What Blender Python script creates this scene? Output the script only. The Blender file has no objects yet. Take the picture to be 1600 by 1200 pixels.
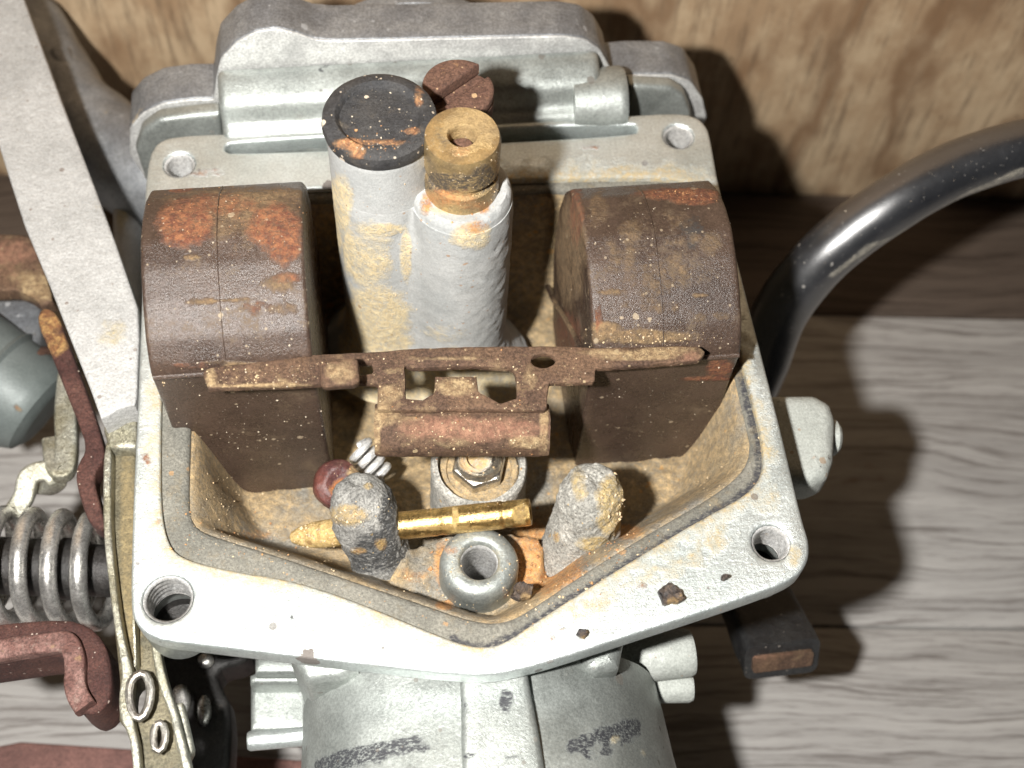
import bpy, math, random
import numpy as np
from mathutils import Vector, Matrix, noise as mn
from mathutils.geometry import delaunay_2d_cdt
random.seed(7); RNG = np.random.default_rng(7)
scn = bpy.context.scene
scn.unit_settings.scale_length = 0.01          # one unit is one centimetre

# ------------------------------------------------------------------ camera
CAM = np.array([-.64, -7.46, 11.88]); FPX = 2000.0
def rotm(rx, ry, rz):
    cx, sx = math.cos(rx), math.sin(rx); cy, sy = math.cos(ry), math.sin(ry); cz, sz = math.cos(rz), math.sin(rz)
    return np.array([[cz,-sz,0],[sz,cz,0],[0,0,1]]) @ np.array([[cy,0,sy],[0,1,0],[-sy,0,cy]]) @ np.array([[1,0,0],[0,cx,-sx],[0,sx,cx]])
EUL = [math.radians(a) for a in (30.3, -2.3, -6.3)]
MR = rotm(*EUL)
cd = bpy.data.cameras.new('camera'); cam = bpy.data.objects.new('camera', cd); scn.collection.objects.link(cam)
cam.location = CAM; cam.rotation_euler = EUL
cd.sensor_width = 36; cd.lens = 45; cd.clip_start = .1; cd.clip_end = 500
cd.dof.use_dof = True; cd.dof.focus_distance = 13.2; cd.dof.aperture_fstop = .30
scn.camera = cam
scn.view_settings.view_transform = 'Standard'; scn.view_settings.look = 'None'
scn.view_settings.exposure = 0.0; scn.view_settings.gamma = 1

# ------------------------------------------------------------------ light: the phone's flash beside the lens and a dim room
w = bpy.data.worlds.new('World'); scn.world = w; w.use_nodes = True
bg = w.node_tree.nodes['Background']; bg.inputs[0].default_value = (.93, .97, 1, 1); bg.inputs[1].default_value = .009
ld = bpy.data.lights.new('flash', 'POINT'); ld.energy = 22500; ld.shadow_soft_size = .36; ld.color = (1, .975, .935)
lo = bpy.data.objects.new('flash', ld); scn.collection.objects.link(lo)
lo.location = CAM + MR @ np.array([-3.2, .35, .3])

# ------------------------------------------------------------------ helpers
def ray(u, v): return MR @ np.array([(u-800)/FPX, -(v-600)/FPX, -1.])
def Pz(u, v, z): d = ray(u, v); return CAM + d*(z-CAM[2])/d[2]
def Py(u, v, y): d = ray(u, v); return CAM + d*(y-CAM[1])/d[1]
def Px(u, v, x): d = ray(u, v); return CAM + d*(x-CAM[0])/d[0]
def px(P):
    q = (np.atleast_2d(P)-CAM) @ MR
    return np.stack([800+FPX*q[:,0]/-q[:,2], 600-FPX*q[:,1]/-q[:,2]], 1)
def chaikin(p, n=2, closed=True):
    p = np.array(p, float)
    for _ in range(n):
        if closed:
            q = np.roll(p, -1, 0); p = np.stack([.75*p+.25*q, .25*p+.75*q], 1).reshape(-1, p.shape[1])
        else:
            q = p[1:]; r = p[:-1]; m = np.stack([.75*r+.25*q, .25*r+.75*q], 1).reshape(-1, p.shape[1]); p = np.vstack([p[:1], m, p[-1:]])
    return p
def resample(p, ds, closed=True):
    p = np.array(p, float); q = np.vstack([p, p[:1]]) if closed else p
    s = np.r_[0, np.cumsum(np.linalg.norm(np.diff(q, axis=0), axis=1))]
    n = max(4, int(round(s[-1]/ds))); t = np.linspace(0, s[-1], n+1)
    r = np.stack([np.interp(t, s, q[:, k]) for k in range(p.shape[1])], 1)
    return r[:-1] if closed else r
def area(p): x, y = p[:,0], p[:,1]; return .5*np.sum(x*np.roll(y,-1)-np.roll(x,-1)*y)
def ccw(p): p = np.array(p, float); return p if area(p) > 0 else p[::-1]
def inside(pts, poly):
    r = np.zeros(len(pts), bool); n = len(poly)
    for i in range(n):
        a = poly[i]; b = poly[(i+1) % n]
        c = (a[1] > pts[:,1]) != (b[1] > pts[:,1])
        if a[1] != b[1]: r ^= c & (pts[:,0] < (b[0]-a[0])*(pts[:,1]-a[1])/(b[1]-a[1])+a[0])
    return r
def distpoly(pts, poly, closed=True):
    d = np.full(len(pts), 1e9); n = len(poly)
    for i in range(n if closed else n-1):
        a = poly[i]; b = poly[(i+1) % n]; e = b-a; L = e@e+1e-12
        t = np.clip(((pts-a)@e)/L, 0, 1); d = np.minimum(d, np.linalg.norm(pts-a-t[:,None]*e, axis=1))
    return d
def circ(cx, cy, r, n=32, ry=None): return np.array([(cx+r*math.cos(2*math.pi*i/n), cy+(ry or r)*math.sin(2*math.pi*i/n)) for i in range(n)])
def rect(x0, y0, x1, y1, r=.05, n=4):
    o = []
    for cx, cy, a in ((x1-r,y0+r,-90),(x1-r,y1-r,0),(x0+r,y1-r,90),(x0+r,y0+r,180)):
        for k in range(n+1):
            t = math.radians(a+90*k/n); o.append((cx+r*math.cos(t), cy+r*math.sin(t)))
    return np.array(o)
def fbm(p, s=1, o=4, seed=0.):
    return mn.fractal(Vector((p[0]*s+seed, p[1]*s, p[2]*s)), .6, 2.1, o)

def stain(P, spots):
    """wear and other tone coloured onto the thing itself: spots = [(channel, u, v, ru, rv, strength)]"""
    st = np.zeros((len(P), 3))
    if spots:
        uv = px(P)
        for c, u, v, ru, rv, s in spots:
            d = np.sqrt(((uv[:,0]-u)/ru)**2+((uv[:,1]-v)/rv)**2)
            st[:, c] = np.maximum(st[:, c], s*np.clip(1.55-d, 0, 1))
    return st
def smear(c, pts, wd, s=1):
    """a line of stain spots along pixels"""
    p = resample(pts, wd*.8, False); return [(c, a, b, wd, wd, s) for a, b in p]

def emit(name, V, F, mat, parent=None, spots=None, angle=35, extra=None, smooth=True, **tags):
    V = np.array(V, float); c = (V.min(0)+V.max(0))/2
    me = bpy.data.meshes.new(name); me.from_pydata((V-c).tolist(), [], [list(map(int, f)) for f in F]); me.validate()
    a = me.attributes.new('wp', 'FLOAT_VECTOR', 'POINT'); a.data.foreach_set('vector', V.ravel())
    st = stain(V, spots)
    if extra is not None: st = np.maximum(st, extra)
    b = me.attributes.new('st', 'FLOAT_VECTOR', 'POINT'); b.data.foreach_set('vector', np.clip(st, 0, 1).ravel())
    if smooth:
        me.polygons.foreach_set('use_smooth', [True]*len(me.polygons)); me.set_sharp_from_angle(angle=math.radians(angle))
    me.materials.append(mat)
    o = bpy.data.objects.new(name, me); scn.collection.objects.link(o); o.location = c
    if parent: o.parent = parent; o.matrix_parent_inverse = PINV[parent.name]
    for k, v in tags.items(): o[k] = v
    return o
PINV = {}
def empty(name, loc, **tags):
    o = bpy.data.objects.new(name, None); scn.collection.objects.link(o); o.location = loc; o.empty_display_size = .3
    PINV[o.name] = Matrix.Translation(-Vector([float(c) for c in loc]))
    for k, v in tags.items(): o[k] = v
    return o
def aspart(o):          # let a mesh object carry sub-parts
    PINV[o.name] = Matrix.Translation(-o.location) if o.parent is None else (o.parent.matrix_world if False else Matrix.Translation(-o.location))
    return o

IDF = lambda a, b, h: (a, b, h)
def frame_px(zf):       # outline traced in pixels, laid on the level zf; thickness runs straight down
    z = zf if callable(zf) else (lambda u: zf)
    def f(a, b, h):
        u, v = a*148, -b*148; p = Pz(u, v, z(u)); return (p[0], p[1], p[2]+h)
    return f
def pxo(pts): return np.array([(u/148, -v/148) for u, v in pts])

def plate(name, outer, holes, h0, h1, mat, parent=None, frame=IDF, ch=.04, ds=.12, grid=None, nseg=1, warp=None, bottom=True, rings=3, vfun=None, **kw):
    outer = resample(ccw(outer), ds); loops = [outer]+[resample(ccw(h), min(ds, .09))[::-1] for h in holes]
    grid = grid or ds*1.6
    def ins(L, d):
        e = np.roll(L, -1, 0)-np.roll(L, 1, 0); n = np.stack([-e[:,1], e[:,0]], 1); n /= np.linalg.norm(n, axis=1)[:,None]+1e-12
        return L+n*d
    V = []; F = []
    top = [ins(L, ch) for L in loops]
    mn_, mx = outer.min(0), outer.max(0)
    gx, gy = np.meshgrid(np.arange(mn_[0], mx[0], grid), np.arange(mn_[1], mx[1], grid))
    gx = gx+(np.arange(gx.shape[0])%2)[:,None]*grid*.5
    G = np.stack([gx.ravel(), gy.ravel()], 1); G = G+RNG.uniform(-.12, .12, G.shape)*grid
    if len(G):
        ok = inside(G, top[0])
        for L in top: ok &= distpoly(G, L) > grid*.45
        for L in top[1:]: ok &= ~inside(G, L)
        G = G[ok]
    allp = np.vstack(top+[G]); E_ = []; k = 0
    for L in top:
        n = len(L); E_ += [(k+i, k+(i+1) % n) for i in range(n)]; k += n
    r = delaunay_2d_cdt([Vector(p) for p in allp], E_, [], 0, 1e-7)
    P2 = np.array([tuple(v) for v in r[0]]); T = [f for f in r[2]]
    cen = np.array([P2[list(f)].mean(0) for f in T]); ok = inside(cen, top[0])
    for L in top[1:]: ok &= ~inside(cen, L)
    T = [f for f, g in zip(T, ok) if g]
    remap = {}
    for i, og in enumerate(r[3]):
        for q in og: remap[q] = i
    def cap(h, flip):
        b = len(V)
        for p in P2: V.append((p[0], p[1], h))
        for f in T: F.append([b+i for i in (f[::-1] if flip else f)])
        return b
    tb = cap(h1, False); bb = cap(h0, True) if bottom else None
    k = 0
    for L, Tp in zip(loops, top):
        n = len(L); rows = [[tb+remap[k+i] for i in range(n)]]
        hs = []
        for j in range(1, rings+1):
            t = j/rings*math.pi/2; hs.append((ch*(1-math.sin(t)), h1-ch*(1-math.cos(t))))
        for j in range(1, nseg+1): hs.append((0, h1-ch+(h0+(ch if bottom else 0)-h1+ch)*j/nseg))
        if bottom:
            for j in range(rings-1, 0, -1):
                t = j/rings*math.pi/2; hs.append((ch*(1-math.sin(t)), h0+ch*(1-math.cos(t))))
        for d, h in hs:
            Q = ins(L, d); b = len(V); V += [(q[0], q[1], h) for q in Q]; rows.append(list(range(b, b+n)))
        if bottom: rows.append([bb+remap[k+i] for i in range(n)])
        for A, B in zip(rows, rows[1:]):
            for i in range(n):
                j = (i+1) % n; F.append([A[j], A[i], B[i], B[j]])
        k += n
    Vl = np.array(V)
    extra = vfun(Vl) if vfun else None
    W = np.array([frame(*v) for v in Vl])
    if warp: W = warp(W)
    return emit(name, W, F, mat, parent, extra=extra, **kw)

def basis(d):
    d = np.array(d, float); d /= np.linalg.norm(d); t = np.array([1., 0, 0]) if abs(d[0]) < .8 else np.array([0, 1., 0])
    a = np.cross(t, d); a /= np.linalg.norm(a); return a, np.cross(d, a), d
def lathe(name, c, axis, prof, mat, parent=None, seg=48, rough=0, rs=3, sub=.08, cap=True, shape=None, seed=0, **kw):
    a, b, d = basis(axis); c = np.array(c, float)
    P = [prof[0]]
    for p, q in zip(prof, prof[1:]):
        n = max(1, int(math.hypot(q[0]-p[0], q[1]-p[1])/sub))
        P += [(p[0]+(q[0]-p[0])*i/n, p[1]+(q[1]-p[1])*i/n) for i in range(1, n+1)]
    V = []; F = []
    for r, h in P:
        for k in range(seg):
            t = 2*math.pi*k/seg; rr = r*(shape(t) if shape else 1)
            V.append(c+a*rr*math.cos(t)+b*rr*math.sin(t)+d*h)
    m = len(P)
    for i in range(m-1):
        for k in range(seg):
            k2 = (k+1) % seg; F.append([i*seg+k, i*seg+k2, (i+1)*seg+k2, (i+1)*seg+k])
    if cap:
        for row, fl, h in ((0, True, P[0][1]), (m-1, False, P[-1][1])):
            if P[row][0] > 1e-4:
                V.append(c+d*h); ci = len(V)-1
                for k in range(seg):
                    k2 = (k+1) % seg; f = [row*seg+k, row*seg+k2, ci]; F.append(f[::-1] if fl else f)
    V = np.array(V)
    if rough:
        for i in range(len(V)):
            p = V[i]; q = Vector(p); n = mn.noise_vector(q*rs+Vector((seed, 0, 0)))*.6+mn.noise_vector(q*rs*3.1)*.3+mn.noise_vector(q*rs*8)*.15
            V[i] = p+np.array(n)*rough
    return emit(name, V, F, mat, parent, **kw)
def catmull(p, n=8):
    p = np.array(p, float); q = np.vstack([2*p[0]-p[1], p, 2*p[-1]-p[-2]]); o = []
    for i in range(1, len(q)-2):
        for k in range(n):
            t = k/n; o.append(.5*((2*q[i])+(-q[i-1]+q[i+1])*t+(2*q[i-1]-5*q[i]+4*q[i+1]-q[i+2])*t*t+(-q[i-1]+3*q[i]-3*q[i+1]+q[i+2])*t**3))
    o.append(q[-2]); return np.array(o)
def sweep(name, path, sec, mat, parent=None, up=None, n=8, smoothp=True, scale=None, rough=0, rs=4, cap=True, **kw):
    P = catmull(path, n) if smoothp else np.array(path, float)
    T = np.gradient(P, axis=0); T /= np.linalg.norm(T, axis=1)[:,None]
    a = None; V = []; F = []; m = len(sec)
    for i, (p, t) in enumerate(zip(P, T)):
        if up is not None: a = np.cross(np.array(up, float), t)
        elif a is None: a = basis(t)[0]
        a = a-t*(a@t); a /= np.linalg.norm(a); b = np.cross(t, a)
        s = scale(i/(len(P)-1)) if scale else 1
        for x, y in sec: V.append(p+a*x*s+b*y*s)
    for i in range(len(P)-1):
        for k in range(m): k2 = (k+1) % m; F.append([i*m+k, i*m+k2, (i+1)*m+k2, (i+1)*m+k])
    if cap: F.append(list(range(m))[::-1]); F.append([(len(P)-1)*m+k for k in range(m)])
    V = np.array(V)
    if rough:
        for i in range(len(V)):
            q = Vector(V[i]); V[i] += np.array(mn.noise_vector(q*rs)*.7+mn.noise_vector(q*rs*3)*.3)*rough
    return emit(name, V, F, mat, parent, **kw)

# ------------------------------------------------------------------ materials
class NB:
    def __init__(s, name):
        s.m = bpy.data.materials.new(name); s.m.use_nodes = True; s.t = s.m.node_tree; s.bsdf = s.t.nodes['Principled BSDF']
        s.p = s.attr('wp'); s.st = s.t.nodes.new('ShaderNodeSeparateXYZ'); s.lk(s.attr('st'), s.st.inputs[0])
    def lk(s, a, b):
        if hasattr(a, 'is_output'): s.t.links.new(a, b)
        elif isinstance(a, (tuple, list)) and b.type == 'RGBA': b.default_value = (*a[:3], 1)
        else: b.default_value = a
    def attr(s, n): x = s.t.nodes.new('ShaderNodeAttribute'); x.attribute_name = n; return x.outputs['Vector']
    def math(s, op, a, b=0., c=None, clamp=False):
        x = s.t.nodes.new('ShaderNodeMath'); x.operation = op; x.use_clamp = clamp; s.lk(a, x.inputs[0]); s.lk(b, x.inputs[1])
        if c is not None: s.lk(c, x.inputs[2])
        return x.outputs[0]
    def scl(s, v, sc):
        x = s.t.nodes.new('ShaderNodeMapping'); x.inputs['Scale'].default_value = sc; s.lk(v, x.inputs[0]); return x.outputs[0]
    def noise(s, scale, detail=5, rough=.6, vec=None, dist=0, off=0):
        x = s.t.nodes.new('ShaderNodeTexNoise'); x.inputs['Scale'].default_value = scale; x.inputs['Detail'].default_value = detail
        x.inputs['Roughness'].default_value = rough; x.inputs['Distortion'].default_value = dist
        v = vec or s.p
        if off:
            y = s.t.nodes.new('ShaderNodeVectorMath'); y.operation = 'ADD'; s.lk(v, y.inputs[0]); y.inputs[1].default_value = (off, off*1.7, -off); v = y.outputs[0]
        s.lk(v, x.inputs['Vector']); return x.outputs[0]
    def vor(s, scale, feature='F1', vec=None, out='Distance', rnd=1):
        x = s.t.nodes.new('ShaderNodeTexVoronoi'); x.feature = feature; x.inputs['Scale'].default_value = scale; x.inputs['Randomness'].default_value = rnd
        s.lk(vec or s.p, x.inputs['Vector']); return x.outputs[out]
    def ss(s, v, lo, hi, a=0., b=1.):
        x = s.t.nodes.new('ShaderNodeMapRange'); x.interpolation_type = 'SMOOTHSTEP' if lo < hi else 'LINEAR'
        s.lk(v, x.inputs[0]); x.inputs[1].default_value = lo; x.inputs[2].default_value = hi; x.inputs[3].default_value = a; x.inputs[4].default_value = b
        return x.outputs[0]
    def mix(s, f, a, b):
        x = s.t.nodes.new('ShaderNodeMix'); x.data_type = 'RGBA'; s.lk(f, x.inputs[0]); s.lk(a, x.inputs[6]); s.lk(b, x.inputs[7]); return x.outputs[2]
    def mixf(s, f, a, b):
        x = s.t.nodes.new('ShaderNodeMix'); x.data_type = 'FLOAT'; s.lk(f, x.inputs[0]); s.lk(a, x.inputs[2]); s.lk(b, x.inputs[3]); return x.outputs[0]
    def chan(s, k, n, sharp=3., amp=2.3):
        v = s.math('MULTIPLY', s.st.outputs[k], 1.7); v = s.math('ADD', v, s.math('MULTIPLY', s.math('SUBTRACT', n, .5), amp)); v = s.math('SUBTRACT', v, .85)
        return s.math('MULTIPLY_ADD', v, sharp, .5, clamp=True)
    def bump(s, items):
        last = None
        for v, st_, dist in items:
            x = s.t.nodes.new('ShaderNodeBump'); x.inputs['Strength'].default_value = st_; x.inputs['Distance'].default_value = dist
            s.lk(v, x.inputs['Height'])
            if last: s.lk(last, x.inputs['Normal'])
            last = x.outputs[0]
        s.lk(last, s.bsdf.inputs['Normal'])
    def out(s, col, rough, metal=0., spec=.5, coat=0):
        s.lk(col, s.bsdf.inputs['Base Color']); s.lk(rough, s.bsdf.inputs['Roughness']); s.lk(metal, s.bsdf.inputs['Metallic'])
        s.bsdf.inputs['Specular IOR Level'].default_value = spec
        if coat: s.bsdf.inputs['Coat Weight'].default_value = coat; s.bsdf.inputs['Coat Roughness'].default_value = .32; s.bsdf.inputs['Coat IOR'].default_value = 2.0
        return s.m

def mat(name, c0, c1, rough=.5, metal=0., R=(.42,.13,.035), G=(.62,.43,.20), B=(.03,.028,.026), R2=None, G2=None, vs=1.2, dust=0., dustc=(.6,.47,.28),
        specks=0., speckc=(.75,.62,.4), sks=9, bump=.15, bs=14, fine=60, fineamt=.1, spec=.5, coat=0, streak=None, sa=.45, pit=0., var=.12):
    n = NB(name)
    big = n.noise(vs, 5, .62, off=3.3); mid = n.noise(vs*4, 6, .7, off=9.1); fin = n.noise(fine, 3, .7)
    col = n.mix(n.ss(big, .36, .64), c0, c1)
    # mottling
    col2 = n.t.nodes.new('ShaderNodeHueSaturation'); n.lk(col, col2.inputs['Color']); n.lk(n.math('ADD', n.math('MULTIPLY', n.math('SUBTRACT', mid, .5), var*4), 1.), col2.inputs['Value']); col = col2.outputs[0]
    grit = n.ss(n.noise(34, 4, .8, off=13), .36, .64); pitv = n.ss(n.noise(26, 5, .8, off=44), .30, .40)
    hs = n.t.nodes.new('ShaderNodeHueSaturation'); n.lk(col, hs.inputs['Color']); n.lk(n.math('ADD', n.math('MULTIPLY', n.math('SUBTRACT', grit, .5), var*2.6), 1.), hs.inputs['Value']); col = hs.outputs[0]
    col = n.mix(n.math('MULTIPLY', n.math('SUBTRACT', 1., pitv), min(1, var*4)), col, tuple(c*.45 for c in c0))
    rg = n.math('ADD', n.math('MULTIPLY', n.math('SUBTRACT', mid, .5), .35), rough, clamp=True); mt = metal
    bumps = [(n.noise(bs, 6, .7, off=5), min(1, bump*1.3), .04), (n.noise(bs*3.2, 5, .8, off=6), min(1, bump*.9+fineamt*.5), .018), (fin, min(1, fineamt*1.3), .012)]
    if streak:
        sv = n.noise(1, 6, .75, vec=n.scl(n.p, streak)); col = n.mix(n.ss(sv, .52, .68, 0, sa), col, tuple(c*.55 for c in c0)); bumps.append((sv, .25, .02))
    def over(mask, cc, r=.85, m=0.):
        nonlocal col, rg, mt
        col = n.mix(mask, col, cc); rg = n.mixf(mask, rg, r); mt = n.mixf(mask, mt, m)
    if dust:
        over(n.ss(n.math('ADD', n.noise(vs*1.7, 7, .72, off=21), n.math('MULTIPLY', n.math('SUBTRACT', fin, .5), .35)), .66-dust*.3, .8-dust*.3, 0, .85), n.mix(mid, dustc, tuple(c*.62 for c in dustc)))
    nz = n.noise(3.2, 8, .72, off=31); nz2 = n.noise(5, 8, .75, off=57)
    G2 = G2 or tuple(c*.7 for c in G); R2 = R2 or (R[0]*1.45, R[1]*1.8, R[2]*1.6)
    mB = n.math('MULTIPLY', n.chan(2, nz2, 3), n.ss(n.noise(1, 6, .8, vec=n.scl(n.p, (14, 40, 40))), .38, .52)); over(mB, n.mix(fin, B, tuple(c*1.6 for c in B)), .6)
    cov = n.ss(n.math('ADD', n.noise(17, 6, .75, off=71), n.math('MULTIPLY', n.math('SUBTRACT', fin, .5), .5)), .34, .58, .35, 1.)
    mG = n.math('MULTIPLY', n.chan(1, nz, 1.7), cov); over(mG, n.mix(n.ss(n.noise(11, 6, .7), .35, .65), G, G2), .92)
    mR = n.math('MULTIPLY', n.chan(0, nz2, 1.6), cov); over(mR, n.mix(n.ss(n.noise(13, 6, .75, off=2), .35, .65), R, R2), .9)
    thick = n.math('ADD', mG, mR, clamp=True)
    bumps.append((n.math('MULTIPLY', thick, n.noise(28, 5, .75)), .5, .05))
    if specks:
        d = n.vor(sks); rnd = n.vor(sks, out='Color'); sx = n.t.nodes.new('ShaderNodeSeparateXYZ'); n.lk(rnd, sx.inputs[0])
        d = n.math('ADD', d, n.math('MULTIPLY', n.math('SUBTRACT', n.noise(sks*5, 3, .6), .5), .25))
        sz = n.math('MULTIPLY', n.math('POWER', sx.outputs[0], 13.), .30)
        over(n.math('MULTIPLY', n.math('GREATER_THAN', sz, d), specks), speckc)
        d3 = n.vor(sks*2.7); sy = n.t.nodes.new('ShaderNodeSeparateXYZ'); n.lk(n.vor(sks*2.7, out='Color'), sy.inputs[0])
        over(n.math('MULTIPLY', n.math('GREATER_THAN', n.math('MULTIPLY', n.math('POWER', sy.outputs[1], 12.), .32), d3), specks*.8), speckc)
    if pit: bumps.append((n.ss(n.vor(16), .0, .35), pit, .03))
    n.bump(bumps)
    return n.out(col, rg, mt, spec, coat)

M = {}
TAN = (.60,.42,.20); TAN2 = (.42,.30,.16); OR = (.50,.19,.05); OR2 = (.68,.36,.12)
M['zinc'] = mat('zinc_casting', (.66,.705,.695), (.52,.57,.56), .42, .74, R=(.17,.065,.03), R2=(.30,.14,.06), G=(.55,.42,.22), G2=(.38,.36,.28), B=(.05,.05,.05), vs=.8, dust=.10, dustc=(.45,.38,.24), specks=.8, speckc=(.09,.055,.04), sks=2.4, bump=.22, bs=18, var=.10, streak=(1.2,16,16), sa=.18)
M['cast'] = mat('body_casting', (.40,.425,.405), (.28,.30,.285), .43, .6, R=(.3,.12,.05), G=(.5,.4,.22), B=(.025,.026,.03), vs=.9, dust=.12, dustc=(.26,.25,.2), specks=.7, speckc=(.12,.10,.08), sks=3.5, bump=.15, bs=20, var=.14)
M['grey'] = mat('engine_casting', (.20,.21,.225), (.29,.30,.31), .42, .5, dust=.05, vs=1.5, bump=.22, bs=16, var=.2, specks=.5, speckc=(.5,.5,.5), sks=5)
M['edge'] = mat('machined_edge', (.66,.66,.64), (.48,.48,.47), .42, .35, streak=(6,6,40), vs=2, bump=.15, var=.2)
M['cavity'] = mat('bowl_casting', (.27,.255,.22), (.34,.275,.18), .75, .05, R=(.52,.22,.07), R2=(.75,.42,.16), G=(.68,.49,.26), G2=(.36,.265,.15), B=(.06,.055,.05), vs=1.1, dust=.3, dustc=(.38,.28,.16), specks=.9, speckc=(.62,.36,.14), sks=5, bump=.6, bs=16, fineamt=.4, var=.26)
M['ledge'] = mat('gasket_ledge', (.235,.225,.19), (.17,.165,.14), .8, .0, G=(.38,.30,.18), B=(.035,.035,.04), vs=1.5, dust=.2, dustc=(.33,.26,.17), specks=.8, speckc=(.42,.26,.13), sks=6, bump=.5, bs=20, fineamt=.35, var=.2)
M['float'] = mat('float_resin', (.070,.046,.034), (.046,.030,.023), .27, .0, R=(.13,.042,.024), R2=(.30,.125,.055), G=(.27,.175,.09), G2=(.17,.115,.06), B=(.03,.026,.024), vs=1.0, dust=.36, dustc=(.15,.105,.065), specks=.5, speckc=(.5,.4,.27), sks=7, bump=.14, bs=22, fineamt=.35, fine=45, var=.18)
M['hinge'] = mat('rusted_steel', (.105,.062,.042), (.175,.105,.065), .55, .3, R=(.27,.13,.085), R2=(.42,.23,.145), G=(.52,.38,.21), G2=(.32,.21,.11), vs=2.2, dust=.4, dustc=(.30,.20,.11), specks=.8, speckc=(.5,.38,.22), sks=8, bump=.5, bs=24, fineamt=.4, var=.3)
M['redrust'] = mat('dark_red_rust', (.058,.022,.018), (.10,.043,.033), .6, .1, R=(.30,.10,.06), G=(.55,.33,.12), G2=(.30,.13,.05), vs=2, dust=.1, dustc=(.3,.16,.11), specks=.8, speckc=(.6,.5,.42), sks=7, bump=.5, bs=18, fineamt=.4, var=.3)
M['tower'] = mat('grey_cast_tower', (.43,.435,.425), (.35,.36,.355), .68, .0, R=(.40,.18,.08), G=(.80,.67,.42), G2=(.64,.51,.30), vs=1.3, dust=.06, dustc=(.5,.42,.28), specks=.7, speckc=(.35,.2,.1), sks=6, bump=.16, bs=30, fineamt=.3, var=.08)
M['brass'] = mat('brass', (.62,.43,.17), (.42,.28,.11), .3, .95, R=(.20,.12,.05), G=(.66,.47,.2), G2=(.36,.25,.1), B=(.16,.10,.03), vs=3, dust=.08, dustc=(.3,.18,.06), specks=.8, speckc=(.25,.14,.05), sks=9, bump=.15, bs=25, var=.25)
M['jet'] = mat('tarnished_brass', (.56,.40,.19), (.33,.24,.13), .32, .7, R=(.30,.12,.04), R2=(.48,.24,.09), G=(.46,.32,.15), G2=(.28,.19,.09), B=(.05,.04,.03), vs=3, dust=.2, dustc=(.24,.165,.09), specks=.4, speckc=(.5,.38,.22), sks=8, bump=.22, bs=24, fineamt=.15, var=.13)
M['rustscrew'] = mat('rusted_screw', (.16,.085,.058), (.12,.06,.042), .7, .1, G=(.5,.32,.16), vs=3, dust=.2, dustc=(.36,.2,.1), specks=.9, speckc=(.6,.4,.22), sks=8, bump=.5, bs=22, fineamt=.4, var=.3)
M['rubber'] = mat('black_rubber', (.032,.032,.034), (.05,.048,.047), .62, .0, R=(.38,.16,.07), R2=(.5,.28,.13), G=(.3,.25,.18), vs=2.5, dust=.4, dustc=(.10,.085,.07), specks=1, speckc=(.62,.52,.4), sks=7, bump=.35, bs=18, fineamt=.5, var=.25)
M['crust'] = mat('corroded_lead', (.52,.50,.45), (.36,.35,.315), .8, .05, G=(.72,.54,.26), G2=(.52,.4,.2), R=(.5,.27,.1), B=(.10,.10,.105), vs=2.5, dust=.1, dustc=(.4,.34,.22), specks=.9, speckc=(.6,.42,.2), sks=8, bump=1, bs=14, fineamt=.6, fine=30, var=.3, pit=.4)
M['crustdark'] = mat('corroded_lead_dark', (.42,.41,.38), (.22,.215,.20), .8, .05, G=(.62,.46,.24), G2=(.45,.34,.18), R=(.4,.22,.09), B=(.05,.05,.05), vs=2.2, dust=.1, dustc=(.4,.34,.22), specks=.9, speckc=(.5,.36,.18), sks=8, bump=1, bs=14, fineamt=.6, fine=30, var=.3, pit=.4)
M['alu'] = mat('weathered_aluminium', (.50,.50,.49), (.43,.43,.42), .6, .15, G=(.62,.53,.34), vs=1.1, dust=.06, dustc=(.5,.43,.3), specks=.8, speckc=(.18,.13,.1), sks=3.2, bump=.5, bs=9, fineamt=.45, fine=30, var=.12)
M['aluside'] = mat('weathered_aluminium_side', (.20,.2,.2), (.14,.14,.145), .6, .3, vs=2, bump=.5, bs=14, var=.25)
M['spring'] = mat('spring_steel', (.66,.65,.62), (.42,.41,.39), .28, .8, R=(.2,.1,.05), vs=2, dust=.1, dustc=(.16,.12,.09), specks=.4, speckc=(.1,.07,.05), sks=6, bump=.1, var=.2)
M['ring'] = mat('dull_steel_ring', (.5,.48,.44), (.3,.28,.25), .32, .85, vs=3, dust=.1, bump=.2, var=.2)
M['hookedge'] = mat('worn_rust_edge', (.23,.13,.11), (.12,.055,.045), .6, .1, vs=4, dust=.3, dustc=(.34,.24,.2), specks=.7, speckc=(.5,.42,.36), sks=12, bump=.4, fineamt=.4, var=.3)
M['chrome'] = mat('plated_steel', (.68,.66,.60), (.5,.47,.42), .2, .95, G=(.66,.47,.23), G2=(.5,.34,.16), R=(.4,.2,.08), vs=3, dust=.1, dustc=(.4,.3,.17), bump=.2, var=.2)
M['yzinc'] = mat('yellow_zinc_plate', (.44,.435,.37), (.30,.28,.20), .34, .6, R=(.2,.1,.05), G=(.45,.36,.16), vs=2.2, dust=.15, dustc=(.3,.25,.15), specks=.5, speckc=(.14,.1,.07), sks=6, bump=.35, bs=12, var=.3)
M['strap'] = mat('dull_zinc_strap', (.10,.09,.058), (.16,.14,.09), .45, .35, G=(.32,.25,.13), vs=2, dust=.15, dustc=(.22,.18,.11), bump=.3, var=.3)
M['black'] = mat('black_steel', (.022,.021,.02), (.035,.032,.03), .4, .2, vs=2, dust=.12, dustc=(.12,.10,.085), bump=.3, var=.3)
M['plastic'] = mat('black_plastic', (.02,.02,.021), (.028,.028,.028), .34, .0, R=(.42,.20,.12), R2=(.5,.3,.2), vs=3, dust=.1, dustc=(.12,.11,.10), specks=.6, speckc=(.4,.35,.3), sks=8, bump=.5, bs=8, var=.2)
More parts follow.
